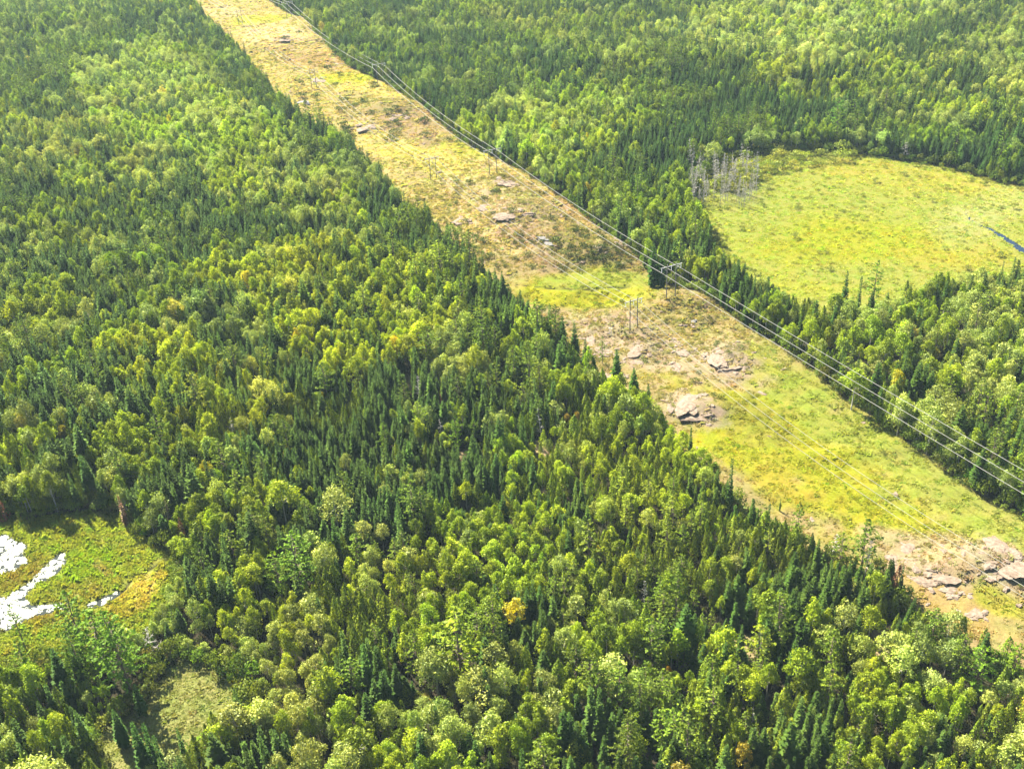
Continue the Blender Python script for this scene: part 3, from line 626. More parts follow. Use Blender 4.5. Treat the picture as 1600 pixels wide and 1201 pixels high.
# ------------------------------------------------------------------ trees set one by one: kind, photo x of the foot, y of the foot, y of the top, width factor, tint, proto, what it looks like
HERO = [
    ('pine_tree', 722, 1066, 952, 1.2, (1.5, 1.42, .8), 0, 'tall bright green pine with layered plumes rising above the lower forest'),
    ('pine_tree', 556, 1092, 1030, 1.2, (1.0, 1.15, 1.0), 3, 'spreading fresh green pine with star shaped top in the lower forest'),
    ('pine_tree', 655, 1065, 985, 1.0, (1.05, 1.05, .9), 1, 'loose olive green pine just beside the tallest bright pine'),
    ('pine_tree', 472, 925, 832, 1.25, (.9, 1.15, .9), 2, 'big dark green pine with pale lower boughs beyond the birch grove'),
    ('pine_tree', 440, 935, 862, 1.1, (1.0, 1.15, .85), 0, 'shorter pine leaning against the big dark pine'),
    ('pine_tree', 128, 1010, 925, 1.2, (.75, .95, .95), 1, 'dark drooping pine standing over the white water channel'),
    ('pine_tree', 40, 1012, 945, .8, (.8, 1.0, .9), 4, 'slim dark pine by the frame edge below the lily pond'),
    ('pine_tree', 172, 1060, 958, 1.2, (.9, 1.15, .85), 3, 'fresh green pine with drooping fans in the group below the pond'),
    ('pine_tree', 205, 1085, 960, 1.1, (.75, 1.0, .85), 2, 'tall dark pine at the right of the group below the pond'),
    ('pine_tree', 785, 535, 488, 1.0, (.95, 1.2, 1.0), 4, 'fresh green pine above the forest beside the meadow ditch'),
    ('pine_tree', 941, 568, 524, .85, (.95, 1.05, .75), 4, 'lone green pine standing on bare rock near the pole'),
    ('pine_tree', 1183, 1050, 978, 1.2, (1.3, 1.15, .75), 3, 'broad yellow green pine with layered boughs in the lower forest'),
    ('pine_tree', 1030, 955, 900, 1.0, (1.0, 1.15, .85), 1, 'bright green pine close behind the grey dead top'),
    ('pine_tree', 1082, 962, 920, .9, (1.15, 1.2, .85), 0, 'small yellow green pine in the crowd of cedars'),
    ('pine_tree', 1110, 985, 950, .8, (1.2, 1.15, .8), 4, 'narrow pine with pale boughs among the lower cedars'),
    ('pine_tree', 1520, 1085, 1010, 1.2, (.95, 1.2, .9), 0, 'dense green pine beneath the willows by the frame edge'),
    ('pine_tree', 1580, 1060, 1005, 1.2, (1.1, 1.25, .85), 2, 'wide flat boughed pine at the edge of the frame'),
    ('pine_tree', 1345, 895, 812, 1.1, (.75, .85, .75), 1, 'dark olive pine at the forest edge above the bare rock'),
    ('pine_tree', 1310, 890, 832, 1.0, (1.2, 1.2, .8), 3, 'yellowish pine at the forest edge beside a dark olive pine'),
    ('pine_tree', 1292, 1060, 985, .9, (1.05, 1.1, .9), 3, 'open grey stemmed pine in the dark gap below the willows'),
    ('pine_tree', 1362, 486, 408, .9, (.8, 1.15, .9), 4, 'single pine at the near shore of the yellow marsh'),
    ('pine_tree', 1305, 215, 152, 1.1, (.8, 1.25, 1.1), 2, 'tall blue green pine above the dark spruces behind the marsh'),
    ('pine_tree', 1000, 318, 260, 1.0, (.9, 1.1, 1.0), 1, 'dark pine in the wood between corridor and marsh'),
    ('pine_tree', 715, 705, 650, .9, (.9, 1.15, .8), 0, 'fresh green pine beside the tawny forest ledge'),
    ('pine_tree', 742, 690, 655, .9, (.95, 1.15, .8), 3, 'short green pine at the far side of the tawny ledge'),
    ('pine_tree', 603, 705, 660, 1.0, (.95, 1.15, .8), 2, 'bright pine among dark mid forest spruces'),
    ('spruce_tree', 963, 610, 546, 1.2, (.9, 1.1, .85), 5, 'stout dark spruce at the forest tip below the lone pine'),
    ('spruce_tree', 990, 632, 575, 1.35, (1.0, 1.25, .85), 5, 'broad green spruce at the forest tip under the pole'),
    ('spruce_tree', 1012, 650, 600, 1.0, (.8, .95, .9), 7, 'dark narrow spruce just under the broad green tip spruce'),
    ('spruce_tree', 880, 560, 495, 1.1, (.75, .85, .85), 1, 'black green spruce in the clump on the meadow corner'),
    ('spruce_tree', 898, 562, 505, 1.1, (.75, .85, .85), 5, 'dark spruce facing the pale rock at the meadow corner'),
    ('spruce_tree', 915, 580, 530, 1.0, (.8, .9, .85), 7, 'dark spruce nearest the rock edge of the meadow corner'),
    ('spruce_tree', 1138, 800, 718, .75, (.8, .9, .85), 6, 'thin dark spruce spire against the yellow grass'),
    ('spruce_tree', 1078, 715, 668, .9, (.7, .8, .85), 3, 'thin spruce spire in front of the round rock slab'),
    ('spruce_tree', 1403, 935, 884, .8, (.6, .7, .8), 6, 'small black spruce at the corner of the bare rock'),
    ('spruce_tree', 195, 1165, 1108, 1.2, (.8, .95, .9), 5, 'stout dark spruce in the little straw glade'),
    ('spruce_tree', 232, 1210, 1130, 1.0, (.75, .95, .9), 1, 'tallest spire of the spruce cluster below the straw glade'),
    ('spruce_tree', 250, 1215, 1132, .9, (.75, .95, .9), 3, 'second spire of the spruce cluster below the straw glade'),
    ('spruce_tree', 262, 1222, 1150, .9, (.8, .95, .9), 6, 'third spire of the spruce cluster below the straw glade'),
    ('spruce_tree', 224, 1116, 1068, 1.1, (.85, 1.0, .9), 4, 'small pointed spruce at the shady top of the straw glade'),
    ('spruce_tree', 292, 1192, 1137, .8, (.85, 1.0, .95), 6, 'thin spruce by itself at the right rim of the straw glade'),
    ('spruce_tree', 1218, 798, 778, .8, (.7, .8, .85), 6, 'tiny thin spruce spire at the edge of the yellow field'),
    ('spruce_tree', 1315, 500, 425, .9, (.75, .95, .95), 1, 'dark spruce where the near wood juts into the marsh'),
    ('spruce_tree', 1338, 498, 432, .8, (.75, .95, .95), 3, 'slim spruce beside the marsh pine'),
    ('spruce_tree', 1575, 460, 402, .9, (.7, .9, 1.0), 3, 'tall thin spruce before the creek mouth'),
    ('spruce_tree', 1560, 452, 408, .8, (.7, .9, 1.0), 6, 'thin spruce beside the creek spruce'),
    ('spruce_tree', 1530, 455, 418, .8, (.7, .9, 1.0), 1, 'thin spruce a little away from the creek'),
    ('spruce_tree', 1020, 448, 380, 1.1, (.75, .9, .9), 5, 'dark spruce at the corridor edge behind the pole'),
    ('spruce_tree', 1032, 450, 392, 1.2, (.75, .95, .9), 7, 'dense spruce touching the far pole crossarm in the view'),
    ('maple_tree', 808, 990, 926, 1.15, (1.35, 1.6, .6), 0, 'single bright yellow tree in the green lower forest'),
    ('maple_tree', 438, 895, 872, 1.0, (1.2, 1.3, .6), 1, 'small yellow topped tree beneath the big dark pine'),
    ('maple_tree', 886, 672, 645, .9, (.8, .75, .7), 1, 'rusty orange tree near the tawny ledge'),
    ('maple_tree', 902, 668, 642, .8, (.85, .8, .7), 0, 'second rusty orange tree near the tawny ledge'),
    ('maple_tree', 917, 320, 283, .9, (.95, 1.05, .6), 0, 'yellow tree on the forest edge across the corridor'),
    ('maple_tree', 505, 638, 612, .7, (.9, 1.1, .6), 1, 'slim yellow tree in the dark mid forest'),
    ('maple_tree', 1045, 1065, 1040, .7, (.95, .75, .6), 1, 'small orange tree among the lower cedars'),
    ('maple_tree', 1060, 1250, 1172, 1.0, (.75, .8, .6), 0, 'golden crown at the bottom of the frame'),
    ('maple_tree', 1160, 1215, 1145, .9, (.75, .8, .6), 1, 'golden tree left of the white dead trunk'),
    ('maple_tree', 1455, 580, 545, .8, (.7, .85, .6), 1, 'golden olive tree in the wood beyond the wires'),
    ('maple_tree', 668, 1110, 1083, .9, (.8, .85, .6), 0, 'golden olive tree low in the middle of the forest'),
    ('maple_tree', 105, 700, 664, .9, (.75, .9, .6), 1, 'golden olive tree in the shaded wood above the pond'),
    ('withered_tree', 8, 812, 780, 1.3, (1.3, .95, .9), 0, 'rust red dead conifer at the pond edge by the frame edge'),
    ('withered_tree', 1398, 930, 872, .9, (.95, .85, .9), 0, 'rust brown dead conifer touching the bare rock'),
    ('withered_tree', 270, 830, 775, .6, (.33, .5, .55), 1, 'thin reddish dead conifer in the dark wood by the pond'),
    ('withered_tree', 1105, 452, 428, .8, (.9, .9, .9), 0, 'small brown dead tree at the right corridor edge'),
    ('withered_tree', 690, 640, 615, .8, (1.1, .9, .9), 1, 'reddish dead spruce top in the mid forest'),
    ('withered_tree', 290, 852, 800, .7, (.9, .9, .95), 0, 'brownish dead conifer at the right pond corner'),
    ('withered_tree', 198, 822, 745, .7, (.75, .7, .75), 1, 'grey brown dead conifer standing above the pond'),
    ('dead_tree', 243, 1028, 984, 1.0, None, 3, 'bare grey spreading dead tree beside the tall dark pine'),
    ('dead_tree', 1007, 950, 908, .9, None, 0, 'bare grey dead top among the lower cedars'),
    ('dead_tree', 1176, 1150, 1108, .7, None, 2, 'white barkless dead trunk near the bottom of the frame'),
    ('dead_tree', 1300, 880, 835, 1.3, None, 1, 'grey twiggy dead tree below the dark olive pine'),
    ('dead_tree', 1411, 250, 222, 1.3, None, 3, 'pale bare dead tree on the far shore of the marsh'),
    ('dead_tree', 655, 635, 590, 1.0, None, 1, 'grey dead tree in the mid forest'),
    ('dead_tree', 690, 690, 655, 1.1, None, 0, 'grey dead tree beside the tawny forest ledge'),
    ('dead_tree', 847, 690, 640, .8, None, 2, 'grey dead trunk behind the tawny ledge'),
    ('dead_tree', 365, 690, 655, 1.0, None, 0, 'grey dead tree among dark spruces of the left forest'),
    ('dead_tree', 1220, 225, 205, .8, None, 2, 'grey dead tree in the dark spruces behind the marsh'),
    ('dead_tree', 1350, 905, 850, 1.0, None, 1, 'grey dead branches among the edge pines'),
    ('dead_tree', 958, 522, 500, .5, None, 2, 'little bare sapling on the rocky knoll'),
    ('birch_tree', 530, 835, 762, 1.1, (1.05, 1.0, 1.1), 1, 'pale grey green round birch above the dark pine'),
    ('birch_tree', 570, 865, 812, 1.1, (1.15, 1.05, 1.1), 2, 'pale birch with a white leaning trunk showing'),
    ('birch_tree', 600, 862, 818, 1.0, (1.15, 1.05, 1.1), 0, 'second pale birch beside the white leaning trunk'),
    ('birch_tree', 145, 520, 462, 1.0, (1.2, 1.1, 1.1), 3, 'pale topped birch with bare white stem in the left forest'),
    ('birch_tree', 900, 985, 932, 1.0, (1.05, 1.05, 1.1), 2, 'pale silvery birch left of the middle of the lower forest'),
    ('aspen_tree', 450, 830, 752, 1.3, (1.1, 1.05, .8), 1, 'round yellow green aspen standing above its neighbours'),
    ('aspen_tree', 730, 800, 752, .9, (1.25, 1.15, .9), 3, 'yellow green aspen among dark spruces of the mid forest'),
    ('aspen_tree', 1330, 640, 575, 1.4, (.95, 1.02, .95), 3, 'large round tree crown in the wood beyond the wires'),
    ('aspen_tree', 1355, 588, 540, 1.2, (1.15, 1.1, .8), 1, 'yellow green round tree behind the large round crown'),
]
dead_band = [(1080 + 105*RNG.random()**1.3, 264 + 60*RNG.random()) for _ in range(120)]
used = []
hx, hy, hh = [], [], []
HL = []
for k, x, yb, yt, wf, ti, pi_, lab in HERO:
    gx, gy, gz = at(x, yb); _, y1, _ = proj(gx, gy, gz+1.0); nominal = KINDS[k][pi_][3]
    hgt = (yb-yt)/max(0.2, yb-y1); sz = hgt/nominal
    if k == 'maple_tree' or k == 'withered_tree': sz = min(sz, 1.3)
    HL.append((k, gx, gy, gz, sz*wf, sz, ti or (1, 1, 1), pi_, lab, None)); hx.append(gx); hy.append(gy); hh.append(1.6+1.1*wf*(2.0 if k in ('pine_tree', 'birch_tree', 'aspen_tree') else 1.0))
for i, (x, y) in enumerate(dead_band):
    gx, gy, gz = at(x, y); s = RNG.uniform(0.55, 1.5)
    HL.append(('dead_tree', gx, gy, gz, s*RNG.uniform(.6, .9), s, (1, 1, 1), int(RNG.integers(0, 3)), None, 'drowned grey trees at the marsh edge')); hx.append(gx); hy.append(gy); hh.append(1.6)
hx, hy, hh = map(np.array, (hx, hy, hh))
ok = np.ones(n, bool)
for a_, b_, c_ in zip(hx, hy, hh): ok &= (X-a_)**2+(Y-b_)**2 > c_*c_
for kk in TREES: TREES[kk] = TREES[kk][ok]
n = int(ok.sum()); T = TREES; low = np.ones(n)
for a_, b_, c_ in zip(hx, hy, hh): low[(np.abs(T['X']-a_) < c_+1.6) & (T['Y'] < b_+1) & (T['Y'] > b_-11)] = 0.6
T['sx'] = T['sx']*np.sqrt(low); T['sz'] = T['sz']*low; TZ = height(T['X'], T['Y'])-0.15

# ---- the largest in view become objects, the rest one mass per kind
ONES = ['', 'one', 'two', 'three', 'four', 'five', 'six', 'seven', 'eight', 'nine', 'ten', 'eleven', 'twelve', 'thirteen', 'fourteen', 'fifteen', 'sixteen', 'seventeen', 'eighteen', 'nineteen']
TENS = ['', '', 'twenty', 'thirty', 'forty', 'fifty', 'sixty', 'seventy', 'eighty', 'ninety']
def say(v):
    v = int(round(v))
    if v <= 0: return 'zero'
    if v >= 100: return 'one hundred'
    return ONES[v] if v < 20 else TENS[v//10]+('' if v % 10 == 0 else '-'+ONES[v % 10])
LAB = set()
def loc_label(what, x, y):
    x, y = x/16, y/12.01; l = f"{what} {say(x)} percent across and {say(y)} percent down the photo"
    def deci(v):
        v = int(round(v*10)); return say(v//10)+(' point '+(ONES[v % 10] or 'zero'))
    if l in LAB: l = f"{what} {deci(x)} percent across, {deci(y)} percent down"
    while l in LAB: x += 0.1; l = f"{what} {deci(x)} percent across, {deci(y)} percent down"
    LAB.add(l); return l
LOOK = {'spruce_tree': ('spruce', ['slender dark green', 'dark green', 'pale tipped']), 'pine_tree': ('pine', ['deep green plumed', 'green plumed', 'yellow green plumed']), 'cedar_tree': ('cedar', ['dark olive', 'olive green', 'yellowish']),
        'aspen_tree': ('aspen', ['mid green', 'bright green', 'yellow green']), 'birch_tree': ('birch', ['grey green', 'pale green', 'pale yellowish'])}
CATS = {'spruce_tree': 'spruce', 'pine_tree': 'pine', 'cedar_tree': 'cedar', 'aspen_tree': 'aspen', 'birch_tree': 'birch', 'maple_tree': 'autumn tree', 'withered_tree': 'dead conifer', 'dead_tree': 'dead tree', 'shrub': 'shrub'}
def plant(k, gx, gy, gz, sx, sz, rz, tint, pi_, label, group, lean=0.0):
    cm, tm, _, _, _ = KINDS[k][pi_]
    e = empty(k, (gx, gy, gz), rz); e.scale = (sx, sx, sz)
    if lean: e.rotation_euler = (lean, lean*0.5, rz)
    tag(e, label, CATS[k], group)
    t = mesh_obj('trunk', tm, e) if len(tm.polygons) else None
    c = mesh_obj('crown', cm, e); c['tint'] = [float(tint[0]), float(tint[1]), float(tint[2]), 1.0]
    return e
sel = np.zeros(n, bool)
pxb, pyb, db = proj(T['X'], T['Y'], TZ+0.55*14*T['sz'])
for s, nm in enumerate(NAMES):
    nh = sum(1 for h in HL if h[0] == nm)
    ii = np.where((T['sp'] == s) & (pxb > 4) & (pxb < 1596) & (pyb > 4) & (pyb < 1196))[0]
    hts = np.array([p[3] for p in KINDS[nm]])[T['proto'][ii]]*T['sz'][ii]
    ii = ii[np.argsort(-hts/db[ii])][:max(0, 298-nh)]
    sel[ii] = True
    noun, looks = LOOK[nm]; md = np.median(hts)
    for i in ii:
        hgt = KINDS[nm][T['proto'][i]][3]*T['sz'][i]; tn = T['tint'][i]; warm = tn[0]/tn[1]*(0.6+0.4*tn[1])
        lk = looks[0 if warm < 0.93 else (2 if warm > 1.1 else 1)]
        size = 'tall ' if hgt > md*1.18 else ('short ' if hgt < md*0.75 else '')
        lab = loc_label(f'{size}{lk} {noun}', pxb[i], pyb[i])
        plant(nm, T['X'][i], T['Y'][i], TZ[i], T['sx'][i], T['sz'][i], T['turn'][i], tn, int(T['proto'][i]), lab, ('birches' if noun == 'birch' else noun+'s')+' of the nearer forest')
for h in HL:
    k, gx, gy, gz, sx, sz, ti, pi_, lab, grp = h
    if lab is None:
        a, b, _ = proj(gx, gy, gz+5); lab = loc_label('bare grey drowned tree', a, b)
    plant(k, gx, gy, gz-0.1, sx, sz, RNG.uniform(0, 6.28), ti, pi_, lab, grp, RNG.normal(0, 0.07) if k == 'dead_tree' else 0.0)
FOREST = {'spruce_tree': 'spruce_forest', 'pine_tree': 'pine_forest', 'cedar_tree': 'cedar_forest', 'aspen_tree': 'aspen_forest', 'birch_tree': 'birch_forest'}
for s, nm in enumerate(NAMES):
    ii = np.where((T['sp'] == s) & ~sel)[0]; m_ = len(ii)
    rot = np.stack([RNG.normal(0, 0.045, m_), RNG.normal(0, 0.045, m_), T['turn'][ii]], 1)
    scatter(FOREST[nm], [p[2] for p in KINDS[nm]], np.stack([T['X'][ii], T['Y'][ii], TZ[ii]], 1), T['proto'][ii], rot, np.stack([T['sx'][ii], T['sx'][ii], T['sz'][ii]], 1), T['tint'][ii])
print('trees', n, 'singles', int(sel.sum())+len(HL))

# ------------------------------------------------------------------ low cover: tufts on corridor, marsh and pond margin (one mass)
def mk_tuft(R0, nq, hmax, wide):
    c = MB()
    for i in range(nq):
        a = RNG.uniform(0, 6.283); r = R0*math.sqrt(RNG.random()); p = np.array((r*math.cos(a), r*math.sin(a), 0.0))
        h = hmax*RNG.uniform(0.4, 1.0); d = np.array((math.cos(a+RNG.normal()), math.sin(a+RNG.normal()), 0)); sd = np.array((-d[1], d[0], 0)); wd = wide*RNG.uniform(0.6, 1.3)
        k = d*h*RNG.uniform(0.1, 0.8)
        c.quad(p-sd*wd*0.5-(0, 0, 0.1), p+sd*wd*0.5-(0, 0, 0.1), p+k+sd*wd*0.35+(0, 0, h), p+k-sd*wd*0.35+(0, 0, h*0.9), RNG.uniform(0.9, 1.12))
    return c
tufts = [mk_tuft(1.5, 46, 0.45, 0.55).mesh('tuft_patch', [M_HERB]), mk_tuft(1.3, 40, 0.7, 0.45).mesh('tuft_patch', [M_HERB]), mk_tuft(1.6, 50, 0.32, 0.7).mesh('tuft_patch', [M_HERB]), mk_tuft(0.9, 40, 0.9, 0.4).mesh('tuft_patch', [M_HERB])]
gx_, gy_ = [], []
for y0, y1, st in ((200, 420, 1.7), (420, 700, 2.2), (700, 1100, 3.2), (1100, 1450, 5.0)):
    yy = np.arange(y0, y1, st)
    for y in yy:
        xs = np.arange(-110-0.47*y, 110+0.47*y, st); gx_.append(xs); gy_.append(np.full(len(xs), y))
gx_ = np.concatenate(gx_); gy_ = np.concatenate(gy_); gx_ = gx_+RNG.uniform(-1, 1, len(gx_)); gy_ = gy_+RNG.uniform(-1, 1, len(gy_))
wet = np.full(len(gx_), 9.0)
for Wp in WATER: wet = np.minimum(wet, sdist(gx_, gy_, Wp))
wet = np.minimum(wet, np.minimum(dist_poly(gx_, gy_, CREEK, False)-1.4, np.minimum(dist_poly(gx_, gy_, RILL, False)-0.6, dist_poly(gx_, gy_, DITCH, False)-0.9)))
ck = ((D_CORR(gx_, gy_) < 0.5) | (D_MARSH(gx_, gy_) < 2) | (sdist(gx_, gy_, POND) < 1) | (sdist(gx_, gy_, GLADE) < 1)) & (wet+1.6*(fbm(gx_, gy_, 4, 931)-0.5)-0.9*(RNG.random(len(gx_)) < 0.25) > 0.1)
gx_, gy_ = gx_[ck], gy_[ck]
tc, mc_, mm_, pm_ = poly_color(gx_, gy_)
pale = fbm(gx_, gy_, 7, 612)
kk_ = RNG.random(len(gx_)) < np.where(mc_ > 0.5, np.where((gy_ < 430) | ((gy_ > 490) & (gy_ < 545)), 0.22+0.5*sstep(0.48, 0.62, pale), 0.72+0.25*sstep(0.4, 0.6, pale)), np.where(mm_ > 0.5, 0.5, 0.95))
gx_, gy_, tc, pm_, mm_, mc_ = gx_[kk_], gy_[kk_], tc[kk_], pm_[kk_], mm_[kk_], mc_[kk_]; q = len(gx_)
tcol = 1.62*tc/((1-0.30*mm_)*(1-0.16*mc_))[:, None]*np.clip(RNG.normal(1.0, 0.09, (q, 1)), 0.6, 1.5)*(1+RNG.normal(0, 0.07, (q, 3)))
green = RNG.random(q) < 0.06; tcol[green] *= np.array([0.75, 0.95, 0.8])
s_ = np.clip(RNG.normal(1.0, 0.25, q), 0.5, 1.7)*(0.8+gy_/1500)
scatter('low_vegetation', tufts, np.stack([gx_, gy_, height(gx_, gy_)-0.05], 1), RNG.integers(0, 4, q), np.stack([np.zeros(q), np.zeros(q), RNG.uniform(0, 6.28, q)], 1), np.stack([s_, s_, s_*np.where(pm_ > 0.5, 1.3, np.where(mm_ > .5, 0.5, 0.5))], 1), tcol)
print('tufts', q)

# ------------------------------------------------------------------ undergrowth: saplings and brush at the forest rim and on its floor (one mass)
cell = 2.6; uy = np.arange(190, 1450, cell); U = np.concatenate([np.stack([np.arange(-110-.47*y, 110+.47*y, cell), np.full(len(np.arange(-110-.47*y, 110+.47*y, cell)), y)], 1) for y in uy]); U = U+RNG.uniform(-1.3, 1.3, U.shape)
dc = np.minimum(np.minimum(D_CORR(U[:, 0], U[:, 1]), D_MARSH(U[:, 0], U[:, 1])), np.minimum(sdist(U[:, 0], U[:, 1], POND), sdist(U[:, 0], U[:, 1], GLADE)))
rim = (dc > -0.5) & (dc < 7); dm = D_MARSH(U[:, 0], U[:, 1]); fr = (dm < 0) & (dm > -16); pr = np.where(fr, 0.30*sstep(-16, -1, dm), np.where(rim, 0.95*sstep(9, 2, dc), np.where(dc > 7, 0.05, 0.0))); kk = RNG.random(len(U)) < pr; U, rim, fr = U[kk], rim[kk], fr[kk]; q = len(U)
us = np.where(fr, RNG.uniform(0.3, 1.1, q), np.where(rim, RNG.uniform(0.6, 2.1, q), RNG.uniform(0.6, 1.5, q))); ut = np.where(fr[:, None], np.array([[1.15, 1.2, 0.9]]), np.array([[0.68, 0.86, 0.55]]))*np.clip(RNG.normal(1, .25, (q, 1)), .5, 1.7)*(1+RNG.normal(0, .1, (q, 3)))
scatter('undergrowth', [p[2] for p in KINDS['shrub']], np.stack([U[:, 0], U[:, 1], height(U[:, 0], U[:, 1])-.1], 1), RNG.choice([0, 1, 2], q, p=[.45, .35, .2]), np.stack([np.zeros(q), np.zeros(q), RNG.uniform(0, 6.28, q)], 1), np.stack([us*.9, us*.9, us*RNG.uniform(.9, 1.7, q)], 1), ut)
print('undergrowth', q)
# brush and fern clumps of the corridor
Bx, By = gx_+RNG.uniform(-1, 1, len(gx_)), gy_+RNG.uniform(-1, 1, len(gy_)); bn = fbm(Bx, By, 11, 733); inc = D_CORR(Bx, By) < -1
kk = (RNG.random(len(Bx)) < np.where(inc, 0.02+0.5*sstep(0.52, 0.64, bn)*sstep(380, 460, By)+0.45*sstep(515, 545, By)*sstep(800, 700, By)*sstep(0.42, 0.56, bn), np.where(D_MARSH(Bx, By) < -2, 0.05+0.3*sstep(0.55, .7, bn), 0))) ; Bx, By = Bx[kk], By[kk]; q = len(Bx); bc = poly_color(Bx, By)[0]
mix = RNG.random((q, 1))*np.where(By[:, None] > 515, 1.5, 1.0); mix = np.clip(mix, 0, 1)*np.where(By[:, None] > 515, .6, 1.0); bc = np.clip(bc*2.6*(1-0.5*mix)*np.where(By[:, None] > 515, np.where(RNG.random((q, 1)) < .4, 0.5, 0.95), 1.0)*np.where(D_MARSH(Bx, By)[:, None] < 0, 1.5, 1.0)+np.array([[0.09, 0.12, 0.03]])*mix*1.2, 0, 2)/np.array([[0.160, 0.170, 0.060]])*0.62
bs = RNG.uniform(0.25, 0.62, q)*(0.75+By/1100)
scatter('corridor_undergrowth', [p[2] for p in KINDS['shrub']], np.stack([Bx, By, height(Bx, By)-.1], 1), RNG.choice([2, 3], q), np.stack([np.zeros(q), np.zeros(q), RNG.uniform(0, 6.28, q)], 1), np.stack([bs*1.2, bs*1.2, bs], 1), bc)
print('brush', q)


# ------------------------------------------------------------------ shrubs, each on its own
SHR = []
def shrubs(count, box, zone, tint, smin, smax, protos, label, group, test=None):
    c = 0; t = 0
    while c < count and t < count*60:
        t += 1; x = random.uniform(box[0], box[2]); y = random.uniform(box[1], box[3])
        if zone is not None and not inside(np.array([x]), np.array([y]), zone)[0]: continue
        gx, gy, gz = at(x, y)
        if test is not None and not test(np.array([gx]), np.array([gy])): continue
        s = random.uniform(smin, smax)
        if any((gx-a)**2+(gy-b)**2 < (1.1*(s+r))**2 for a, b, r in SHR[-160:]): continue
        SHR.append((gx, gy, s)); c += 1
        a, b, _ = proj(gx, gy, gz+0.6)
        v = random.uniform(0.75, 1.25)
        plant('shrub', gx, gy, gz, s*random.uniform(.85, 1.2), s, random.uniform(0, 6.28), tuple(q*v*random.uniform(.92, 1.08) for q in tint), random.choice(protos),
              loc_label(label, a, b), group)
in_corr = lambda x, y: D_CORR(x, y)[0] < -2
in_marsh = lambda x, y: D_MARSH(x, y)[0] < -1 and dist_poly(x, y, CREEK, False)[0] > 4
shrubs(105, (1085, 232, 1345, 300), [(1085, 300), (1110, 262), (1180, 236), (1260, 230), (1345, 240), (1310, 258), (1250, 264), (1180, 285), (1130, 310)], (1.25, 1.25, .9), 1.5, 2.9, (0, 1, 3), 'yellow green willow bush', 'willow bushes at the marsh head')
shrubs(36, (1100, 250, 1600, 470), None, (1.0, 1.05, .9), .7, 1.6, (0, 2, 3), 'grey green marsh bush', 'bushes dotted over the marsh', in_marsh)
shrubs(54, (690, 270, 1010, 425), None, (.30, .38, .30), .9, 2.2, (2, 3), 'low dark juniper', 'junipers on the corridor hill', in_corr)
shrubs(16, (890, 385, 1005, 425), None, (.24, .30, .26), 1.0, 2.2, (2, 3), 'dense hill foot juniper', 'junipers on the hill foot', in_corr)
shrubs(26, (920, 470, 1180, 650), None, (.40, .48, .30), .6, 1.3, (2, 3), 'low olive knoll bush', 'bushes on the pole knoll', in_corr)
shrubs(38, (430, 50, 730, 225), None, (.30, .38, .32), 1.2, 3.0, (2, 3), 'low dark far slope bush', 'bushes on the far corridor', in_corr)
shrubs(12, (1100, 640, 1560, 860), None, (1.0, 1.0, .6), .4, .8, (2, 3), 'low green field bush', 'bushes in the corridor field', in_corr)
shrubs(8, (1400, 840, 1600, 960), None, (.75, .75, .6), .35, .7, (2, 3), 'low olive bush beside pale slabs', 'bushes among the pale slabs', in_corr)

# ------------------------------------------------------------------ rock slabs, each on its own
M_ROCK = plain_mat('granite', (0.235, 0.178, 0.134), 0.9, spec=0.05, noise=(0.8, (0.12, 0.087, 0.062)), bump=0.25)
M_ROCKG = plain_mat('grey_granite', (0.20, 0.188, 0.175), 0.9, spec=0.1, noise=(0.9, (0.09, 0.085, 0.08)), bump=0.25)
def mk_rock(sx, sy, sz, seed):
    bm = bmesh.new(); bmesh.ops.create_icosphere(bm, subdivisions=4, radius=1.0); rg = random.Random(seed)
    pl = [(Vector((rg.gauss(0, 1), rg.gauss(0, 1), abs(rg.gauss(0, .7)))).normalized(), rg.uniform(0.55, 0.92)) for _ in range(9)]
    o1 = Vector((rg.uniform(-50, 50), rg.uniform(-50, 50), rg.uniform(-50, 50)))
    from mathutils import noise
    for v in bm.verts:
        p = v.co.copy()
        for nn, d in pl:
            e = p.dot(nn)-d
            if e > 0: p -= nn*e*0.85
        p *= 1+0.30*noise.noise(p*1.9+o1)+0.13*noise.noise(p*4.3+o1)+0.07*noise.noise(p*9+o1)
        p += Vector((0.25*noise.noise(p*1.3+o1*2), 0.25*noise.noise(p*1.3-o1), 0))
        v.co = Vector((p.x*sx, p.y*sy, p.z*sz))
    me = bpy.data.meshes.new('rock'); bm.to_mesh(me); bm.free()
    return me
ROCKM = []
for i in range(8):
    me = mk_rock(1, random.uniform(.55, .9), 0.30, i); me.materials.append(M_ROCK if i < 6 else M_ROCKG); ROCKM.append(me)
def rock(x, y, s, flat=1.0, rz=None, mi=None, label=None, group=None):
    gx, gy, gz = at(x, y); mi = random.randrange(6) if mi is None else mi
    o = mesh_obj('rock', ROCKM[mi]); o.location = (gx, gy, gz-0.02*s); o.scale = (s, s, s*flat); o.rotation_euler = (random.uniform(-.06, .06), random.uniform(-.06, .06), random.uniform(0, 6.28) if rz is None else rz)
    return tag(o, label, 'rock', group)
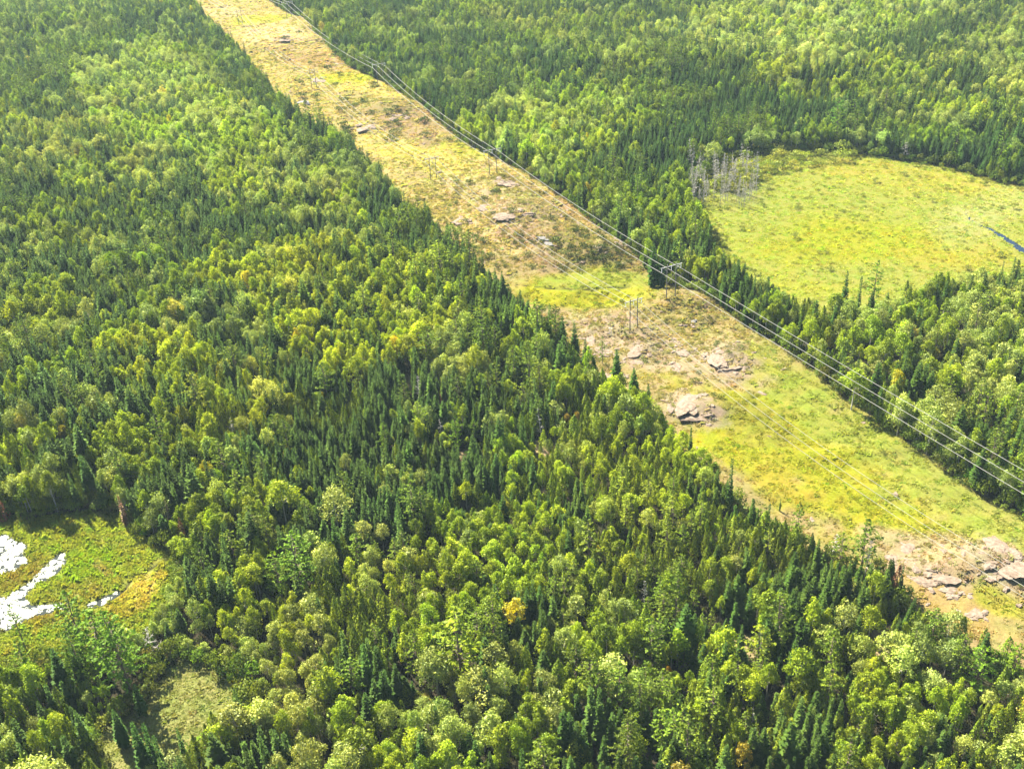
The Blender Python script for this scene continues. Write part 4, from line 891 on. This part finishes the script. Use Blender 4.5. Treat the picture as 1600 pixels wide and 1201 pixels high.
BIG = [(1075, 632, 7.0, .5, 'big rounded pink slab at the forest edge above the yellow field'), (1085, 652, 4.5, .6, 'cracked lower step of the big rounded slab'), (1122, 560, 6.0, .5, 'wide pink slab with a dark cleft on the knoll'),
       (1140, 575, 5.0, .7, 'lower pink slab beside the dark cleft'), (1070, 548, 4.0, .4, 'pale slab between the two pole lines'), (1060, 575, 3.0, .6, 'white rock beside the pole wires'), (995, 548, 4.0, .35, 'pale rock strip under the near poles'),
       (990, 566, 3.2, .35, 'lower end of the pale rock strip'), (1085, 503, 3.4, .8, 'grey boulder with shaded face on the knoll'), (940, 545, 5.0, .3, 'pale rock apron beside the lone pine'), (920, 535, 4.5, .3, 'pink rock at the foot of dark spruces'),
       (955, 585, 4.0, .35, 'thin pink ledge below the lone pine'), (1052, 535, 3.0, .3, 'long pale slab on the knoll middle'), (1050, 568, 2.2, 1., 'small dark faced boulder under the wires'),
       (795, 335, 7.0, .45, 'broad pale slab in the middle of the corridor hill'), (760, 325, 5.0, .4, 'pink slab left of the corridor hill top'), (795, 282, 8.0, .35, 'pale slab below the far pole'), (850, 372, 4.0, .7, 'grey boulder low on the corridor hill'), (857, 380, 3.5, .6, 'second grey boulder low on the corridor hill'),
       (937, 388, 4.0, .9, 'pale boulder above the dark junipers'), (965, 380, 4.0, .5, 'pale slab at the hill edge near the trees'), (875, 328, 4.5, .4, 'pale slab right on the hill slope'), (720, 345, 5.0, .4, 'pale slab at the left foot of the hill'),
       (1440, 905, 3.6, .3, 'white slab in the yellow grass near the frame corner'), (1480, 900, 3.4, .3, 'thin white slab beside the dark grass'), (1490, 920, 3.6, .35, 'broad whitish slab above the willows'), (1560, 858, 5.0, .35, 'long pale slab under the wires by the frame edge'),
       (1575, 885, 5.5, .35, 'pinkish slab at the frame edge'), (1475, 862, 2.4, .8, 'reddish boulder below the wires'), (1415, 860, 3.0, .3, 'pale slab at the tree corner'), (1400, 872, 2.6, .3, 'pale rock beside the brown conifer'), (1520, 955, 3.0, .3, 'pinkish slab low by the frame corner'), (1545, 900, 2.2, .4, 'small slab between dark grass patches'),
       (500, 125, 6.0, .4, 'pale slab at the foot of the distant poles'), (475, 160, 6.0, .5, 'grey slab on the far left slope'), (620, 180, 7.0, .4, 'pale slab on the far mid slope'), (570, 200, 6.0, .4, 'pinkish slab near the far forest edge'), (560, 107, 5, .5, 'pale mound at the far forest edge'), (525, 100, 5.0, .5, 'small grey slab on the far slope'), (445, 60, 7, .4, 'pale slab on the farthest rise')]
for x, y, s, fl, lab in BIG:
    for k in range(4):
        gx, gy, _z = at(x, y); an = random.uniform(0, 6.28); rr = s*random.uniform(0.9, 1.7); ax_, ay_, _d = proj(gx+rr*math.cos(an), gy+rr*math.sin(an), _z)
        if D_CORR(np.array([gx+rr*math.cos(an)]), np.array([gy+rr*math.sin(an)]))[0] < -1: rock(ax_, ay_, s*random.uniform(.25, .6), random.uniform(.5, 1.1), None, None, loc_label(random.choice(['broken pale rock', 'pinkish rock piece']), ax_, ay_), 'small rocks of the corridor')
    rock(x, y, s*(1.4 if fl < .75 else 1.0), fl*(.62 if fl < .75 else 1.0), None, 6 if 'grey' in lab else None, lab, 'rock slabs of the corridor')
rock(1592, 946, 1.3, 2.4, 0, 5, 'round white boulder alone in the grass at the frame edge', None)
rock(1349, 660, 1.3, .8, 0, 5, 'single whitish rock in the yellow field near the trees', None)
cnt = 0
while cnt < 80:
    x = random.uniform(450, 1600); y = random.uniform(60, 960)
    gx, gy, gz = at(x, y)
    if D_CORR(np.array([gx]), np.array([gy]))[0] > -3: continue
    if 1150 < x < 1580 and 600 < y < 840 and random.random() < 0.9: continue
    if 800 < x < 1000 and 425 < y < 490: continue
    cnt += 1; s = random.uniform(0.6, 2.2)*(1+max(0, gy-500)/700)
    rock(x, y, s, random.uniform(.5, 1.3), None, None, loc_label(random.choice(['small pale rock', 'small pinkish rock']), x, y), 'small rocks of the corridor')

# ------------------------------------------------------------------ floating leaves on the pond
M_PAD = plain_mat('lily_pad', (0.12, 0.14, 0.07), 0.46, spec=0.4)
pads = []
for k in range(4):
    c = MB()
    for i in range(26):
        a = RNG.uniform(0, 6.28); r = 0.9*math.sqrt(RNG.random()); cx_, cy_ = r*math.cos(a), r*math.sin(a); s = RNG.uniform(0.12, 0.22); tx, ty = RNG.normal(0, 0.10, 2)
        nn = len(c.v); m_ = 6
        for j in range(m_):
            an = 6.283*j/m_; ux, uy = s*math.cos(an), s*math.sin(an); c.v.append((cx_+ux, cy_+uy, 0.02+ux*tx+uy*ty+0.004*i))
        c.f.append(tuple(range(nn, nn+m_))); c.r.append(1.0); c.m.append(0)
    pads.append(c.mesh('pad_patch', [M_PAD]))
lx, ly = [], []
for Wp in WATER:
    x0, y0 = Wp.min(0); x1, y1 = Wp.max(0)
    m_ = int((x1-x0)*(y1-y0)/1.1); a = RNG.uniform(x0, x1, m_); b = RNG.uniform(y0, y1, m_); kk = sdist(a, b, Wp)+2.2*(fbm(a, b, 3.0, 915)-0.5) < -0.4; lx.append(a[kk]); ly.append(b[kk])
lx = np.concatenate(lx); ly = np.concatenate(ly); kk = fbm(lx, ly, 2.0, 900) > 0.40; lx, ly = lx[kk], ly[kk]; q = len(lx)
scatter('floating_leaves', pads, np.stack([lx, ly, np.full(q, -0.13)+RNG.uniform(0, .02, q)], 1), RNG.integers(0, 4, q), np.stack([np.zeros(q), np.zeros(q), RNG.uniform(0, 6.28, q)], 1), np.ones((q, 3)), np.ones((q, 3)))

# ------------------------------------------------------------------ power lines
M_POLE = plain_mat('pole_wood', (0.17, 0.16, 0.14), 0.85, noise=(1.0, (0.12, 0.11, 0.10)))
M_ARM = plain_mat('crossarm_wood', (0.42, 0.42, 0.40), 0.8, noise=(1.0, (0.30, 0.30, 0.28)))
M_INS = plain_mat('insulator_glass', (0.82, 0.86, 0.86), 0.2, spec=0.6)
M_WIRE = plain_mat('aluminium_wire', (0.24, 0.23, 0.20), 0.5, metal=0.0, spec=0.3)
LINE_DIR = None
def frame_pole(base, direc, hgt, label, group):
    e = empty('utility_pole', base, math.atan2(direc[1], direc[0])-math.pi/2); tag(e, label, 'utility pole', group)
    wd = 5.7 if hgt > 17 else 4.5; half = wd*0.47; arm_z = hgt-1.4
    for s in (-1, 1):
        c = MB(); z0 = float(height(np.array([base[0]]), np.array([base[1]]))[0])
        c.tube([(s*half, 0, -1.2), (s*half, 0, hgt*0.5), (s*half*0.98, 0, hgt)], [0.27, 0.24, 0.20], 8); mesh_obj('pole', c.mesh('pole', [M_POLE]), e)
    c = MB(); c.box((0, 0.25, arm_z), 2*wd+1.2, 0.20, 0.36); mesh_obj('crossarm', c.mesh('crossarm', [M_ARM]), e)
    for s in (-1, 1):
        c = MB(); c.tube([(s*half, 0.0, arm_z-1.9), (s*wd*0.93, 0.16, arm_z-0.1)], [0.07, 0.07], 5); mesh_obj('brace', c.mesh('brace', [M_ARM]), e)
        c = MB(); c.tube([(-s*half, 0.02*s, hgt*0.42), (s*half, 0.02*s+0.12*s, hgt*0.70)], [0.08, 0.08], 5); mesh_obj('cross_brace', c.mesh('cross_brace', [M_POLE]), e)
    for x in (-wd, 0, wd):
        c = MB(); pts = []; rad = []
        for k in range(11): pts.append((x, 0.25, arm_z-0.15-0.23*k)); rad.append(0.17 if k % 2 else 0.08)
        c.tube(pts, rad, 8); mesh_obj('insulator', c.mesh('insulator', [M_INS]), e)
    return e
def attach(base, direc, hgt, x):
    a = math.atan2(direc[1], direc[0])-math.pi/2; c, s = math.cos(a), math.sin(a); z = base[2]+hgt-1.4-2.5
    return np.array((base[0]+x*c-0.25*s, base[1]+x*s+0.25*c, z))
def hp(x, y): gx, gy, gz = at(x, y); return np.array((gx, gy, gz))
def on(x, y): return np.array((x, y, float(height(np.array([x]), np.array([y]))[0])))
lineA = [on(171.7, 238.7), hp(990, 513), hp(678, 281), hp(491, 137), on(-275., 1215.), on(-390., 1470.)]
lineB = [on(205.5, 232.7), hp(1048, 464), hp(771, 273), hp(595, 131), on(-225., 1235.), on(-345., 1490.)]
WORDS = ['off-frame', 'nearest', 'second', 'third', 'fourth', 'last']
for nm, ln, hgt in (('near', lineA, 16.5), ('far', lineB, 18.5)):
    side = 'left line' if nm == 'near' else 'right line'
    dirs = []
    for i in range(len(ln)):
        d = (ln[min(i+1, len(ln)-1)]-ln[max(i-1, 0)])[:2]; dirs.append(d/np.linalg.norm(d))
    for i, b in enumerate(ln):
        if i == 0 or i == len(ln)-1: continue
        frame_pole(b, dirs[i], hgt, f"{WORDS[i]} wooden H-frame pole of the {side} along the corridor", 'wooden H-frame poles of the two lines')
    for i in range(len(ln)-1):
        sp_ = 4.5 if nm == 'near' else 5.7
        for x, wd in ((-sp_, 'left'), (0, 'middle'), (sp_, 'right')):
            p0 = attach(ln[i], dirs[i], hgt, x); p1 = attach(ln[i+1], dirs[i+1], hgt, x); span = np.linalg.norm(p1-p0); sag = (7.5 if nm == 'near' else 4.0)*(span/260)**2
            if i == 0: p0[2] = 11.8 if nm == 'near' else 25.0; sag = 8.2 if nm == 'near' else 1.0
            pts = []
            for k in range(29):
                t = k/28; p = p0*(1-t)+p1*t; p[2] -= 4*sag*t*(1-t); pts.append(p)
            o3 = pts[0].copy(); c = MB(); c.tube([q_-o3 for q_ in pts], [(0.055+0.00005*q_[1])*(1.0 if nm == 'near' else 1.2) for q_ in pts], 6)
            me = c.mesh('power_cable', [M_WIRE]); o = mesh_obj('power_cable', me); o.location = o3
            where = ['from the nearest pole off the frame', 'between nearest and second pole', 'between second and third pole', 'between third and fourth pole', 'past the fourth pole'][i]
            tag(o, f"{wd} wire of the {side} {where}", 'power line', 'wires of the two power lines')
# two short white stakes on the knoll
M_STAKE = plain_mat('white_stake', (0.75, 0.73, 0.68), 0.6)
for x, y, lab in ((952, 522, 'short white stake on the rock behind the lone pine'), (955, 523, 'second short white stake on the rock, closer to the poles')):
    gx, gy, gz = at(x, y); e = empty('marker_stake', (gx, gy, gz)); tag(e, lab, 'stake', 'white stakes on the rock')
    c = MB(); c.tube([(0, 0, -0.2), (0, 0, 3.4)], [0.14, 0.12], 6); mesh_obj('post', c.mesh('post', [M_STAKE]), e)
    c = MB(); c.box((0, 0, 3.5), 0.34, 0.34, 0.16); mesh_obj('cap', c.mesh('cap', [M_STAKE]), e)

# ------------------------------------------------------------------ haze
if HAZE:
    mt, nn = new_mat('haze'); pv = N(nn, 'ShaderNodeVolumePrincipled'); pv.inputs['Color'].default_value = (0.66, 0.87, 1.0, 1); pv.inputs['Density'].default_value = HAZE; pv.inputs['Anisotropy'].default_value = 0.0
    o = N(nn, 'ShaderNodeOutputMaterial'); nn.links.new(pv.outputs[0], o.inputs['Volume'])
    c = MB(); z0 = float(np.array([v.co.z for v in gme.vertices]).min())-1.0; c.box((0, 1500, (z0+256)/2), 18400, 15400, 256-z0)
    tag(mesh_obj('haze', c.mesh('haze', [mt])), kind='stuff')
